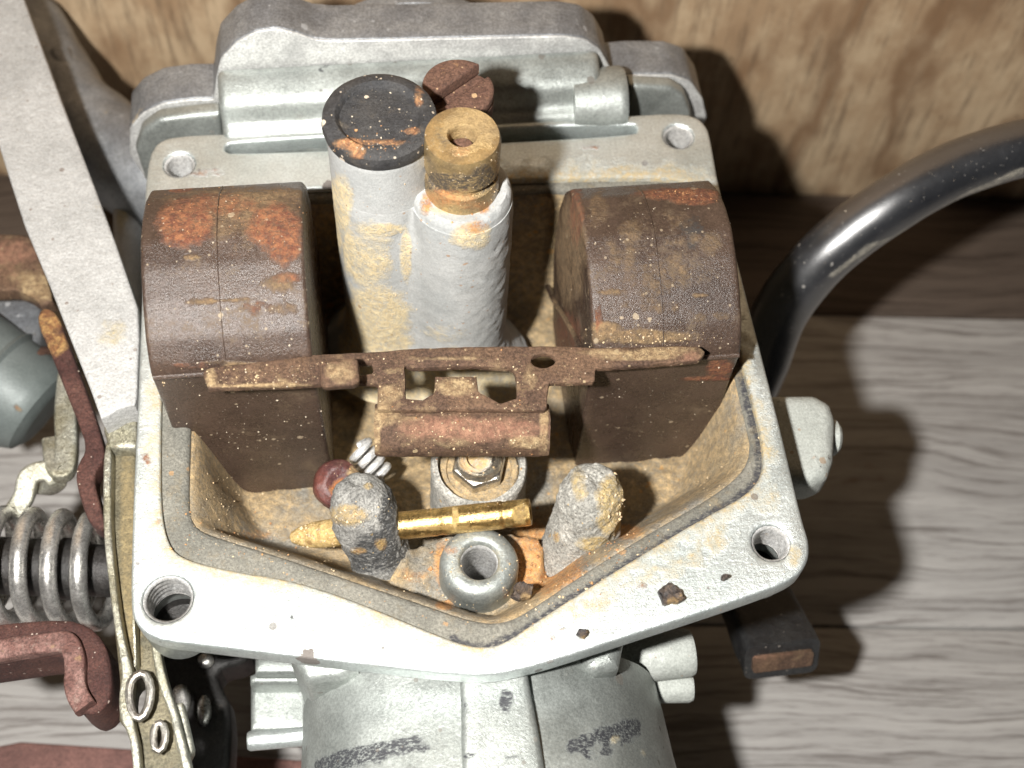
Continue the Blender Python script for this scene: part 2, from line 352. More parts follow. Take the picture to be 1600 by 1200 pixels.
M['hose'] = mat('black_hose_rubber', (.014,.015,.018), (.019,.020,.023), .36, .0, G=(.42,.38,.30), G2=(.26,.24,.2), vs=1.5, dust=.04, dustc=(.11,.11,.11), specks=.7, speckc=(.35,.33,.3), sks=13, bump=.06, bs=10, fineamt=.12, spec=.9, var=.1, coat=1)
M['nylon'] = mat('grey_plated_cap', (.15,.17,.165), (.12,.14,.135), .5, .2, R=(.24,.13,.07), vs=1.2, bump=.05, var=.08)
M['bead'] = mat('dark_red_bead', (.13,.045,.035), (.085,.035,.033), .32, .0, R=(.42,.15,.05), R2=(.55,.26,.08), G=(.5,.36,.18), vs=3, bump=.35, bs=8, var=.25, dust=.1)
M['knob'] = mat('grey_knob_casting', (.44,.46,.43), (.38,.40,.37), .6, .1, R=(.42,.18,.07), B=(.1,.09,.08), vs=1.6, dust=.18, dustc=(.30,.27,.21), specks=.7, speckc=(.3,.2,.12), sks=4, bump=.3, bs=14, var=.12)
M['redboard'] = mat('red_brown_board', (.14,.07,.06), (.19,.095,.08), .75, 0, vs=1, bump=.3, var=.25, streak=(.4,14,14))
M['hole'] = mat('thread_metal', (.74,.74,.73), (.6,.59,.57), .36, .45, R=(.25,.12,.05), vs=4, dust=.12, dustc=(.3,.22,.14), bump=.1, var=.2)
M['dusty'] = mat('dust_grain', (.50,.36,.20), (.62,.50,.33), .9, 0, vs=20, bump=.1, var=.3)
M['dusty2'] = mat('pale_grain', (.58,.50,.39), (.4,.33,.24), .9, 0, vs=20, bump=.1, var=.2)
M['rusty'] = mat('rust_grain', (.34,.16,.07), (.48,.27,.12), .9, 0, vs=20, bump=.1, var=.3)
M['flake'] = mat('dark_flake', (.045,.04,.04), (.10,.07,.05), .7, 0, G=(.4,.27,.13), vs=6, dust=.3, dustc=(.36,.24,.12), bump=.5, var=.3)

def wood_grey(nm='grey_plank_wood', k=(1,1,1)):
    n = NB(nm); K = lambda c: tuple(a*b for a, b in zip(c, k))
    rnd = n.t.nodes.new('ShaderNodeObjectInfo').outputs['Random']
    off = n.t.nodes.new('ShaderNodeCombineXYZ'); n.lk(n.math('MULTIPLY', rnd, 40), off.inputs[0]); n.lk(n.math('MULTIPLY', rnd, 13), off.inputs[1])
    ad = n.t.nodes.new('ShaderNodeVectorMath'); ad.operation = 'ADD'; n.lk(n.attr('uvw'), ad.inputs[0]); n.lk(off.outputs[0], ad.inputs[1]); P = ad.outputs[0]
    sep = n.t.nodes.new('ShaderNodeSeparateXYZ'); n.lk(P, sep.inputs[0])
    warp = n.noise(1, 3, .5, vec=n.scl(P, (.13, .35, 1)), off=1)
    wp2 = n.noise(1, 4, .6, vec=n.scl(P, (.5, 1.4, 1)), off=8)
    yy = n.math('ADD', n.math('ADD', sep.outputs[1], n.math('MULTIPLY', warp, 1.7)), n.math('MULTIPLY', wp2, .2))
    cmb = n.t.nodes.new('ShaderNodeCombineXYZ'); n.lk(n.math('MULTIPLY', sep.outputs[0], .16), cmb.inputs[0]); n.lk(yy, cmb.inputs[1]); Q = cmb.outputs[0]
    g1 = n.noise(1, 3, .55, vec=n.scl(Q, (1, 3.2, 1)), off=2); g2 = n.noise(1, 5, .7, vec=n.scl(Q, (1.6, 10, 1)), off=5)
    fib = n.noise(1, 6, .75, vec=n.scl(P, (1.3, 30, 1))); saw = g2
    col = n.mix(n.ss(g1, .34, .66), K((.42,.407,.39)), K((.32,.308,.295)))
    ringm = n.math('MULTIPLY', n.ss(g2, .51, .585), n.ss(fib, .34, .55, .35, 1.))
    col = n.mix(n.math('MULTIPLY', ringm, .75), col, K((.135,.12,.11)))
    col = n.mix(n.ss(fib, .52, .68, 0, .7), col, K((.15,.135,.125)))
    k_ = n.ss(n.noise(1, 4, .6, vec=n.scl(P, (.4, .9, 1)), off=14), .68, .74, 0, .55); col = n.mix(k_, col, K((.17,.11,.065)))
    n.bump([(fib, .25, .02), (saw, .12, .02)])
    return n.out(col, .62, 0, .35)
M['plank'] = wood_grey(); M['plankdark'] = wood_grey('dark_plank_wood', (.27,.21,.17))
def plywood():
    n = NB('plywood_face'); P = n.attr('uvw')
    warp = n.noise(1, 4, .55, vec=n.scl(P, (.33, .13, 1)), off=1)
    sep = n.t.nodes.new('ShaderNodeSeparateXYZ'); n.lk(P, sep.inputs[0])
    xx = n.math('ADD', n.math('MULTIPLY', sep.outputs[0], .32), n.math('MULTIPLY', warp, 5.2))
    xx = n.math('ADD', xx, n.math('MULTIPLY', n.noise(1, 5, .6, vec=n.scl(P, (1.8, .8, 1)), off=8), .5))
    saw = n.math('PINGPONG', n.math('MULTIPLY', xx, 1.9), 1.)
    fib = n.noise(1, 6, .75, vec=n.scl(P, (7, .55, 1))); pat = n.noise(1, 5, .65, vec=n.scl(P, (1.1, .8, 1)), off=3)
    col = n.mix(n.ss(pat, .36, .64), (.56,.42,.27), (.40,.27,.16))
    col = n.mix(n.ss(saw, .35, 1, 0, .75), col, (.20,.11,.055))
    col = n.mix(n.ss(fib, .48, .68, 0, .7), col, (.17,.115,.07))
    col = n.mix(n.ss(n.vor(1.3, vec=n.scl(P, (1.2, .6, 1))), .0, .06, .8, 0), col, (.08,.05,.03))
    n.bump([(fib, .25, .02)])
    return n.out(col, .7, 0, .3)
M['ply'] = plywood()
for k, c in (('inkdark', (.02,.02,.02)),):
    M[k] = mat('dark_void', c, c, .8)

# ------------------------------------------------------------------ setting: plank table and plywood wall
YAW = math.radians(-6.3); RX = np.array([math.cos(YAW), math.sin(YAW), 0]); FW = np.array([-math.sin(YAW), math.cos(YAW), 0]); ZF = -6.3
def ground_D(v): d = ray(800, v); t = (ZF-CAM[2])/d[2]; return float((d*t)@FW)
def tfr(a, b, z): return CAM*np.array([1,1,0])+RX*a+FW*b+np.array([0,0,z])
def slab(name, a0, a1, b0, b1, z0, z1, m, parent, ch=.03, **kw):
    o = plate(name, rect(a0, b0, a1, b1, .03, 1), [], z0, z1, m, parent, frame=lambda a, b, h: tfr(a, b, h), ch=ch, ds=3, grid=8, rings=2, **kw)
    V = np.array([0.]*3*len(o.data.vertices)); o.data.attributes['wp'].data.foreach_get('vector', V); V = V.reshape(-1, 3)-CAM*np.array([1,1,0])
    U = np.stack([V@RX, V@FW, V[:,2]], 1); x = o.data.attributes.new('uvw', 'FLOAT_VECTOR', 'POINT'); x.data.foreach_set('vector', U.ravel()); return o
D0, D1, D2 = ground_D(290), ground_D(480), ground_D(972)
fl = empty('floor', tfr(0, D2, ZF), kind='structure')
pw = D1-D2
for b0, b1 in ((D1, D0), (D2, D1), (D2-pw, D2), (D2-2*pw, D2-pw), (D2-3*pw, D2-2*pw)):
    slab('plank', -28, 30, b0+.012, b1-.012, ZF-1.2, ZF, M['plank' if b0 < D1-.1 else 'plankdark'], fl, ch=.05)
o = plate('wall', rect(-28, ZF-1.2, 30, 16, .05, 1), [], 0, 1.2, M['ply'], None, frame=lambda a, b, h: tfr(a, D0+1.2-h, b), ch=.03, ds=3, grid=8, kind='structure')
V = np.array([0.]*3*len(o.data.vertices)); o.data.attributes['wp'].data.foreach_get('vector', V); V = V.reshape(-1, 3)-CAM*np.array([1,1,0])
x = o.data.attributes.new('uvw', 'FLOAT_VECTOR', 'POINT'); x.data.foreach_set('vector', np.stack([V@RX, V[:,2], V@FW], 1).ravel())
# red-brown batten lying on the planks, lower left
p0, p1 = Pz(-60, 1152, ZF+.35), Pz(900, 1215, ZF+.35)
q0, q1 = Pz(-60, 1420, ZF+.35), Pz(900, 1420, ZF+.35)
plate('wooden_batten', [p0[:2], p1[:2], q1[:2], q0[:2]], [], ZF+.004, ZF+.35, M['redboard'], None, ch=.05, ds=1, label='red brown painted board lying on the grey planks at the lower left', category='board')

# ------------------------------------------------------------------ the carburettor
CB = empty('carburetor', (0, 0, ZF), label='upturned motorcycle carburetor with its float bowl off, pale zinc body full of rust and dust', category='carburetor')
FL = [(247,220),(275,212),(348,208),(510,206),(750,194),(982,180),(1050,176),(1085,180),(1105,196),(1112,225),(1123,290),(1158,430),(1193,564),(1225,690),(1253,810),(1266,850),(1262,880),(1245,902),(1212,918),(1120,950),(962,1001),(870,1031),(815,1046),(765,1056),(700,1053),(620,1044),(529,1034),(400,1018),(300,1006),(255,1001),(226,990),(208,968),(204,940),(206,835),(210,730),(215,631),(220,509),(223,400),(226,300),(232,245)]
RIM = [(251,640),(250,720),(251,800),(262,850),(285,873),(367,893),(440,903),(517,925),(600,957),(686,993),(735,1010),(780,1010),(831,975),(925,914),(1037,845),(1100,808),(1161,776),(1187,750),(1195,718),(1187,668),(1165,589),(1135,470),(1108,350),(1098,310),(1078,284),(1040,276),(900,277),(700,284),(450,296),(300,300),(270,312),(262,345),(256,480)]
toz = lambda L, z: np.array([Pz(u, v, z)[:2] for u, v in L])
flo = chaikin(toz(FL, 0), 1); rim = chaikin(toz(RIM, 0), 2)
HS = [(280,257),(1060,213),(262,935),(1205,848)]; HR = [.185,.19,.245,.20]
hol = [circ(*Pz(u, v, 0)[:2], r, 30) for (u, v), r in zip(HS, HR)]
a_, b_ = Pz(357, 231, 0), Pz(990, 201, 0)
slot = ccw(chaikin([(a_[0], a_[1]-.11), (b_[0], b_[1]-.11), (b_[0]+.06, b_[1]), (b_[0], b_[1]+.11), (a_[0], a_[1]+.11), (a_[0]-.06, a_[1])], 2))
def flange_extra(V):
    p = V[:,:2]; d = distpoly(p, rim); st = np.zeros((len(V), 3))
    st[:,1] = np.clip(.66-d*1.9, 0, 1)*(p[:,1] < 2)+np.clip(.75-d*1.4, 0, 1)*(p[:,1] >= 2)*(p[:,0] > -.2)
    st[:,2] = np.clip(.62-d*8, 0, 1)*(p[:,0] > .3)*(p[:,1] < 0)
    st[:,2] = np.maximum(st[:,2], np.clip(.30-distpoly(p, flo)*5, 0, 1))
    return st
fsp = smear(1, [(900,960),(960,925),(1080,868),(1130,830)], 9, .55)+smear(1, [(880,985),(1000,920),(1100,880),(1170,820)], 8, .5)+smear(0, [(860,995),(885,985)], 5, .7)+\
  [(0,228,716,7,9,1),(0,1002,915,6,6,.8),(1,1075,875,26,10,.6),(1,1120,850,20,12,.55),(1,1195,780,30,30,.5),(0,330,268,26,5,.6),(0,312,274,18,5,.7),(2,326,910,5,4,.9),(2,215,1000,4,4,.6),
   (1,1000,270,110,9,.75),(1,900,250,20,4,.6),(0,935,232,30,3,.6),(1,240,690,14,60,.55),(1,235,820,8,30,.4),(0,245,818,7,6,.9),(2,455,962,4,6,.7),(2,575,1028,7,3,.9),(2,535,965,4,4,.8),(1,1240,870,14,20,.55),(1,245,250,10,16,.4),(2,700,206,160,5,.35)]
flange = plate('bowl_flange', flo, [rim, slot]+hol, -.27, 0, M['zinc'], CB, ch=.035, ds=.07, grid=.075, spots=fsp, vfun=flange_extra)
# threaded bores
for (u, v), r, dep in zip(HS, HR, (.9, .9, .42, .42)):
    c = Pz(u, v, 0); pr = [(r-.005, -.02)]; z = -.05
    while z > -dep: pr += [(r-.035, z), (r-.005, z-.045)]; z -= .085
    pr += [(r-.03, -dep)]
    lathe('screw_bore', (c[0], c[1], 0), (0,0,1), pr[::-1], M['hole'], CB, seg=40, cap=False, angle=80, sub=.05)
    if dep < .5: lathe('bore_shade_cup', (c[0], c[1], 0), (0,0,1), [(0, -.86), (r+.02, -.86), (r+.04, -.8), (r+.04, -.43), (r-.035, -.425)], M['black'], CB, seg=32, cap=False)  # black cup under the bore: its colour stands in for shade deep inside
    lathe('screw_boss', (c[0], c[1], 0), (0,0,1), [(r+.12, -.272), (r+.10, -.8), (r+.05, -.86), (r*.99, -.3)], M['cast'], CB, seg=32, cap=False)
# slot floor, ledge
plate('slot_recess', rect(a_[0]-.2, min(a_[1], b_[1])-.3, b_[0]+.2, max(a_[1], b_[1])+.3, .1), [], -.5, -.3, M['cast'], CB, ch=.02, ds=.2, spots=[(2,450,230,90,14,.5)])
LED = [(300,640),(297,740),(296,800),(306,828),(340,842),(420,866),(555,911),(660,946),(740,974),(790,976),(835,950),(920,892),(1030,825),(1100,785),(1152,748),(1172,715),(1168,680),(1146,589),(1115,470),(1085,350),(1072,325),(1040,306),(900,302),(700,310),(450,320),(330,328),(305,345),(300,400)]
led = chaikin(toz(LED, -.16), 2); rimo = rim+0
c0 = rimo.mean(0); rimo = c0+(rimo-c0)*1.03
def led_extra(V):
    d = distpoly(V[:,:2], rim); st = np.zeros((len(V), 3)); st[:,2] = np.clip(.9-d*6, 0, 1)*(V[:,0] > -.3)*(V[:,1] < 0); st[:,1] = .3; return st
def wob(amp, s):
    def f(W):
        for i in range(len(W)): W[i, 2] += amp*fbm(W[i], s)
        return W
    return f
plate('gasket_ledge', rimo, [led], -.268-.25, -.085, M['ledge'], CB, ch=.07, ds=.07, grid=.08, warp=None, vfun=led_extra)
# bowl floor as one sculpted surface
def sm(t): t = np.clip(t, 0, 1); return t*t*(3-2*t)
STUB_R = (Pz(903, 858, -1.1), Pz(928, 760, -.05), .36); STUB_L = (Pz(597, 880, -1.05), Pz(557, 765, -.1), .275)
BOSS = Pz(750, 930, -1.0); BOSS = np.array([BOSS[0], BOSS[1]+.18, -1.0]); SEAT = Pz(748, 735, -.75)
tri = chaikin(toz([(640,830),(600,925),(720,985),(830,985),(860,860),(840,820)], -.85), 1)
def zfun(p):
    d = distpoly(p, led); x, y = p[:,0], p[:,1]
    depth = 1.45+.5*sm((y+1.2)/1.4)
    wall = .42+.33*sm((-.9-y)/.8)
    z = -.14-depth*sm(d/wall)**.8
    t = np.minimum(distpoly(p, tri), 9); ins_ = inside(p, tri); f = np.where(ins_, sm(t/.12+.5), sm(.5-t/.12)); z = np.maximum(z, -.80*f-9*(1-f))if False else z*(1-f)+np.maximum(z, -.92)*f
    for c, r, h in ((STUB_R[0], .52, .35), (STUB_L[0], .46, .3), (BOSS, .52, .2), (SEAT, .72, .35)):
        dd = np.hypot(x-c[0], y-c[1]); z += h*sm(1-dd/r)*.9
    for c, r in ((( -.6,1.1),.85), ((.15,.8),.85)):
        dd = np.hypot(x-c[0], y-c[1]); z += .45*sm(1-(dd-.3)/(r-.3))
    for c, rr in ((BOSS, .2), ):
        z = np.where(np.hypot(x-c[0], y-c[1]) < rr+.03, -2.3, z)
    return z
gs = .045; bx0, bx1 = led.min(0), led.max(0)
X, Y = np.meshgrid(np.arange(bx0[0]-gs, bx1[0]+gs*2, gs), np.arange(bx0[1]-gs, bx1[1]+gs*2, gs)); pp = np.stack([X.ravel(), Y.ravel()], 1)
ins_ = inside(pp, led); dd = distpoly(pp, led); ok = ins_ | (dd < gs*1.6)
zz = np.where(ins_, zfun(pp), -.16)
for i in range(len(pp)):
    if ok[i] and ins_[i]:
        zz[i] += min(1, dd[i]*4)*(.045*fbm((*pp[i], zz[i]), 2.2)+.022*fbm((*pp[i], zz[i]), 9, 3, 5.))
idx = -np.ones(len(pp), int); idx[ok] = np.arange(ok.sum()); nx = X.shape[1]; F = []
for j in range(X.shape[0]-1):
    for i in range(nx-1):
        q = [idx[j*nx+i], idx[j*nx+i+1], idx[(j+1)*nx+i+1], idx[(j+1)*nx+i]]
        if min(q) >= 0: F.append(q)
bsp = [(1,620,500,110,220,1),(1,840,480,50,170,.9),(1,620,680,70,60,.75),(1,420,800,90,40,.55),(1,1090,720,70,60,.7),(1,900,700,60,70,.5),(0,850,880,55,45,.95),(0,690,890,10,30,.8),(0,640,900,40,14,.45),(0,975,830,30,12,.8),(0,900,905,40,14,.7),
       (0,830,850,30,30,.9),(0,690,880,12,40,.7),(1,820,900,50,50,.9),(2,310,740,14,60,.45),(1,370,760,50,40,.7),(2,360,640,40,60,.2),(1,1130,640,40,60,.6),(1,500,820,60,10,.7),(0,400,835,30,8,.5),(0,695,945,14,8,.9)]
bex = np.zeros((int(ok.sum()), 3)); bex[:,1] = .42+.2*sm((pp[ok][:,1]+1.9)/.6)+.45*np.array([fbm((a, b, 0), 1.3, 3, 9.) for a, b in pp[ok]])
emit('bowl_floor', np.column_stack([pp, zz])[ok], F, M['cavity'], CB, spots=bsp, angle=180, extra=bex)
# tower of two columns with jet, rubber cap and screw
tsp = [(1,620,615,170,50,1),(1,720,600,130,48,.95),(1,570,400,44,60,.62),(1,530,318,20,40,.95),(1,518,370,16,50,.95),(1,602,358,34,9,.9),(1,634,400,9,44,.95),(1,545,395,10,36,.9),(1,588,492,50,44,1),(1,588,540,54,30,1),(0,740,355,26,12,.62),(1,735,370,34,22,.7),(1,715,325,60,12,.55),(1,690,520,40,20,.35),(0,665,320,8,16,.8),(0,755,325,9,7,.9)]
TA = (-.61, 1.12); TB = (.17, .78)
def tower_col():
    V = []; F = []; na = 120; zs = np.arange(-1.75, 1.56, .045); cx, cy = (TA[0]+TB[0])/2, (TA[1]+TB[1])/2
    for z in zs:
        fl_ = .34*max(0, (-.9-z)/.85)**2; ra, rb = .545+fl_+.02*(1.5-z)*.2, .535+fl_
        for k in range(na):
            t = 2*math.pi*k/na; c, s_ = math.cos(t), math.sin(t); lo_, hi_ = .2, 2.2
            for _ in range(22):
                m_ = (lo_+hi_)/2; x_, y_ = cx+c*m_, cy+s_*m_; da = math.hypot(x_-TA[0], y_-TA[1])-ra; db = math.hypot(x_-TB[0], y_-TB[1])-rb
                kk = .24*max(.02, min(1, (1.5-z)/.5)); h_ = max(kk-abs(da-db), 0)/kk; dd_ = min(da, db)-h_*h_*kk*.25
                if dd_ < 0: lo_ = m_
                else: hi_ = m_
            q = Vector((cx+c*lo_, cy+s_*lo_, z)); am = (.009+.011*max(0, min(1, (q.x+.1)*2)))*min(1, (1.62-z)/.3); nn = mn.fractal(q*3, .7, 2.1, 4)*am*.35+mn.noise(q*17)*am*.75-.012*max(0, (z-1.4)/.15)
            V.append((q.x+c*nn, q.y+s_*nn, z))
    for i in range(len(zs)-1):
        for k in range(na): k2 = (k+1) % na; F.append([i*na+k, i*na+k2, (i+1)*na+k2, (i+1)*na+k])
    F.append([(len(zs)-1)*na+k for k in range(na)])
    return emit('jet_tower', V, F, M['tower'], CB, spots=tsp, angle=60)
tower_col()
lathe('tower_collar', (*TA, 0), (0,0,1), [(.535,1.2),(.535,2.22),(.50,2.3)], M['tower'], CB, seg=72, rough=.006, rs=3, spots=tsp, sub=.05, angle=60)
lathe('tower_collar', (*TB, 0), (0,0,1), [(.522,1.3),(.522,1.50),(.50,1.63),(.46,1.69),(.3,1.68)], M['tower'], CB, seg=72, rough=.010, rs=4, spots=tsp, sub=.04, angle=60)
lathe('main_jet', (*TB, 0), (0,0,1), [(.36,1.60),(.375,1.66),(.375,1.80),(.365,1.90),(.33,1.93),(.32,1.99),(.345,2.02),(.375,2.03),(.378,2.38),(.36,2.44),(.15,2.445),(.135,2.42),(.135,2.15),(0,2.15)], M['jet'], CB, seg=56, rough=.006, rs=6, sub=.04,
      spots=[(1,740,200,50,40,.6),(0,720,235,20,10,.5),(0,700,310,60,16,.55),(2,700,285,50,18,.75),(2,755,280,26,24,.75),(2,690,215,24,30,.45),(0,740,320,40,8,.5)])
lathe('jet_plug', (*TB, 2.25), (0,0,1), [(.13,-.08),(.115,.02),(.0,.03)], M['rustscrew'], CB, seg=20, rough=.03, rs=12, sub=.02)
lathe('rubber_cap', (TA[0]-.0, TA[1], 0), (0,0,1), [(.50,2.2),(.55,2.24),(.565,2.32),(.555,2.40),(.50,2.435),(.43,2.44),(.41,2.42),(.385,2.38),(.35,2.373),(.0,2.39)], M['rubber'], CB, seg=72, rough=.006, rs=5, sub=.04,
      spots=[(0,545,225,22,9,.85),(0,560,240,12,9,.95),(0,600,222,40,5,.7),(0,645,205,14,6,.6),(0,655,150,7,20,.7),(1,530,200,10,14,.4)])
sc = Py(716, 140, 1.75); SCR = (sc[0], sc[1], sc[2])
so = circ(0, 0, .36, 40); sl = rect(-.02, -.055, .5, .055, .01, 1)
half = ccw([(x_, y_) for x_, y_ in so if True])
def half_disc(sgn):
    pts = [(x_, y_) for x_, y_ in circ(0, 0, .37, 64) if sgn*(y_) > .055]
    pts = sorted(pts, key=lambda p: math.atan2(p[1], p[0]) if sgn > 0 else math.atan2(-p[1], -p[0])); return pts
ang = math.radians(38); rotf = lambda a, b, h: (SCR[0]+a*math.cos(ang)-b*math.sin(ang), SCR[1]+a*math.sin(ang)+b*math.cos(ang), SCR[2]+h)
screw = lathe('slotted_screw', SCR, (0,0,1), [(.22,-3.5),(.24,-.5),(.36,-.42),(.37,-.1),(0,-.1)], M['rustscrew'], CB, seg=40, rough=.012, rs=8)
aspart(screw)
for sgn in (1, -1): plate('screw_head', half_disc(sgn), [], -.1, .02+(.05 if sgn > 0 else 0), M['rustscrew'], screw, frame=rotf, ch=.03, ds=.04, grid=.06)
# broken float posts, drain boss, needle seat
def stub(nm, S, m, seed, spots, prof, lab):
    ax = S[1]-S[0]; L = np.linalg.norm(ax); r = S[2]
    return lathe(nm, S[0], ax, [(r*a, L*b) for a, b in prof], m, CB, seg=90, rough=.055, rs=4.6, seed=seed, sub=.022, spots=spots, angle=180, label=lab)
stub('hinge_post', STUB_R, M['crust'], 3, [(1,962,775,26,34,1),(1,955,815,20,22,.9),(1,930,850,30,12,.8),(0,870,840,6,10,.7),(1,905,760,14,34,.55),(0,935,865,20,8,.8)], [(1.25,-.3),(1.12,.0),(1.04,.35),(.98,.7),(.92,.9),(.80,1.02),(.55,1.10),(.25,1.12),(0,1.08)], 'broken pale hinge post with a crumbling dusty top')
stub('hinge_post', STUB_L, M['crustdark'], 11, [(1,545,805,30,16,1),(1,575,760,8,6,.7),(2,592,862,44,36,.85),(2,606,815,14,60,.8),(0,560,860,14,6,.6),(0,595,850,10,10,.6),(2,575,880,40,20,.6)], [(1.2,-.3),(1.15,.0),(1.2,.3),(1.26,.6),(1.18,.85),(.95,.98),(.6,1.08),(.3,1.1),(0,1.05)], 'cracked dark grey hinge post leaning round the brass pin')
lathe('drain_boss', BOSS, (0,0,1), [(.48,-.2),(.42,-.02),(.415,.38),(.39,.47),(.33,.52),(.235,.53),(.205,.50),(.195,.45)], M['cast'], CB, seg=64, rough=.008, sub=.04, cap=False, spots=[(1,750,880,50,34,.55),(0,705,860,14,8,.6),(0,790,925,8,12,.5)], angle=60)
pr = [(.197, .46)]; z = .42
while z > -.9: pr += [(.175, z), (.197, z-.03)]; z -= .07
lathe('drain_thread', BOSS, (0,0,1), pr[::-1]+[(.23,.53)][:0], M['hole'], CB, seg=40, cap=False, angle=80)
lathe('seat_collar', SEAT, (0,0,1), [(.56,-1.3),(.53,-.2),(.53,.12),(.51,.16),(.45,.16),(.44,-.1)], M['crust'], CB, seg=56, rough=.015, rs=6, cap=False)
lathe('seat_washer', SEAT, (0,0,1), [(.44,-.05),(.44,.02),(.42,.05),(.36,.055),(.35,.02),(.0,.015)], M['cavity'], CB, seg=56, rough=.006, spots=[(1,750,745,80,50,1)])
hexf = lambda t: math.cos(math.pi/6)/math.cos(((t+.3) % (math.pi/3))-math.pi/6)
nut = lathe('hex_nut', SEAT, (0,0,1), [(.30,.0),(.31,.16),(.29,.20),(.25,.215)], M['chrome'], CB, seg=72, shape=hexf, sub=.05, angle=25); aspart(nut)
lathe('needle_seat', SEAT, (0,0,1), [(.25,.2),(.245,.26),(.22,.30),(.20,.27),(.18,.26),(.17,.30),(.14,.32),(.13,.25),(0,.24)], M['chrome'], nut, seg=48, sub=.03, spots=[(1,740,722,22,16,1)])
# small spring by the red bead
c = Pz(578, 722, -1.0); ax = Pz(592, 742, -1.0)-Pz(560, 700, -.85)
a, b, d = basis(ax); hx = [c+d*(t/6.283*.115-.22)+a*.13*math.cos(t)+b*.13*math.sin(t) for t in np.linspace(0, 6.283*4, 96)]
sweep('coil', hx, circ(0, 0, .045, 8), M['hole'], None, smoothp=False, label='small bright coil spring end beside the dark red bead on the bowl floor', category='spring')
lathe('fuel_bead', Pz(528, 758, -.72), (.25,-.35,1), [(0,-.2),(.15,-.19),(.25,-.1),(.28,.0),(.26,.1),(.17,.18),(.07,.15),(0,.13)], M['bead'], None, seg=48, rough=.04, rs=3, sub=.03, angle=180, spots=[(0,535,765,18,16,.8),(1,560,735,20,10,.6)],
      label='dark red brown rounded bead behind the cracked left post', category='bead')
# hinge pin
pA, pB = Pz(452, 840, -.78), Pz(829, 800, -.30)
pd = (pB-pA); L = np.linalg.norm(pd)
def pinprof(L):
    r = .148
    P = [(0,0),(r*.4,.03),(r*.7,.12),(r*.95,.28),(r,.4)]
    for h in (.62, .80): pass
    P += [(r,L-1.0),(r*.96,L-.985),(r*.96,L-.93),(r,L-.915),(r,L-.30),(r*.93,L-.285),(r*.93,L-.25),(r*.97,L-.235),(r*.97,L-.02),(r*.9,L),(r*.6,L),(r*.55,L-.06),(0,L-.06)]
    return P
lathe('hinge_pin', pA, pd, pinprof(L), M['brass'], None, seg=40, sub=.04, spots=[(1,470,838,60,34,1),(1,500,815,34,34,.8),(0,815,800,13,24,.6),(1,711,803,5,24,.75),(0,650,787,70,4,.55),(1,620,785,14,7,.7),(2,720,825,100,5,.6)],
      label='shiny brass hinge pin pushed through the cracked left post', category='pin')

# ------------------------------------------------------------------ body below the flange
def prof_yz(pts): return np.array(pts, float)
YZ = lambda x0: (lambda a, b, h: (h, a, b))
YP = 3.75
MOUNT = [Py(u, v, YP)[[0, 2]] for u, v in [(203,240),(203,200),(222,178),(255,162),(300,156),(334,156),(338,120),(345,92),(370,66),(400,50),(432,45),(462,52),(490,62),(520,65),(700,61),(880,57),(915,62),(938,78),(952,104)]]
MOUNT2 = [Py(u, v, YP)[[0, 2]] for u, v in [(985,118),(1050,118),(1080,128),(1098,155),(1104,185)]]
zb = -3.2
mo = np.vstack([[[-3.4, zb]], MOUNT, [[MOUNT[-1][0]+.05, MOUNT2[0][1]-.02]], MOUNT2, [[3.3, zb]]])
XZ = lambda yf: (lambda a, b, h: (a, yf-h, b))
mounting = plate('mounting_flange', mo, [], -.62, -.03, M['grey'], CB, frame=XZ(YP), ch=.03, ds=.07, grid=.35, nseg=4, spots=[(1,260,140,60,10,.2)])
plate('machined_face', mo, [], -.028, 0, M['edge'], CB, frame=XZ(YP), ch=.02, ds=.07, grid=.3)
for pts_, nm_ in (([(212,262),(212,236),(222,206),(248,188),(300,181),(345,177),(345,262)], 'casting_step'), ([(985,230),(985,134),(1050,138),(1070,150),(1080,176),(1082,210),(985,210)], 'casting_step')):
    pl_ = np.array([Py(u, v, 3.5)[[0, 2]] for u, v in pts_]); pl_[0, 1] = pl_[-1, 1] = -1.6; pl_[0, 0] = pl_[1, 0]
    plate(nm_, pl_, [], 0, .22, M['cast'], CB, frame=XZ(3.72), ch=.07, ds=.07, grid=.2, rings=4)
# sloping casting in front of the mounting flange, with its ridge
pf = prof_yz([(3.76,-2.5),(3.76,.42),(3.70,.50),(3.55,.46),(3.42,.40),(3.34,.36),(3.28,.30),(3.22,.12),(3.16,.06),(3.10,.05),(3.04,-.05),(3.0,-.32),(3.0,-2.5)])
xl = Py(340, 130, 3.6)[0]; xr = Py(935, 130, 3.5)[0]
plate('sloping_casting', chaikin(pf, 1), [], xl, xr, M['cast'], CB, frame=lambda a, b, h: (h, a, b), ch=.10, ds=.05, grid=.15, nseg=70, rings=4, spots=[(1,400,200,30,30,.2),(2,500,90,10,3,.9)]+smear(2, [(498,112),(515,96)], 3, .9))
lathe('side_barrel', (xr-.35, 3.38, -.06), (1,0,0), [(.40,0),(.42,.3),(.43,.62),(.41,.66),(.0,.66)], M['cast'], CB, seg=48, sub=.06)
cl_ = led.mean(0); cvo = cl_+(led-cl_)*1.008
plate('lower_casting', chaikin([(-3.5,1.2),(-3.5,2.9),(-3.2,3.25),(-2.4,3.3),(2.4,3.2),(3.2,3.05),(3.42,2.6),(3.2,1.2),(3.25,-1.0),(2.9,-2.1),(.2,-3.5),(-.1,-3.5),(-2.9,-2.3),(-3.2,-1.5)], 1), [cvo], -2.35, -.53, M['cast'], CB, ch=.03, ds=.12, grid=.4)
lathe('body_barrel', (0, .3, 0), (0,0,1), [(2.5,ZF+1.4),(2.55,-2.5),(2.8,-2.36),(0,-2.3)], M['cast'], CB, seg=72, cap=False, sub=.4)
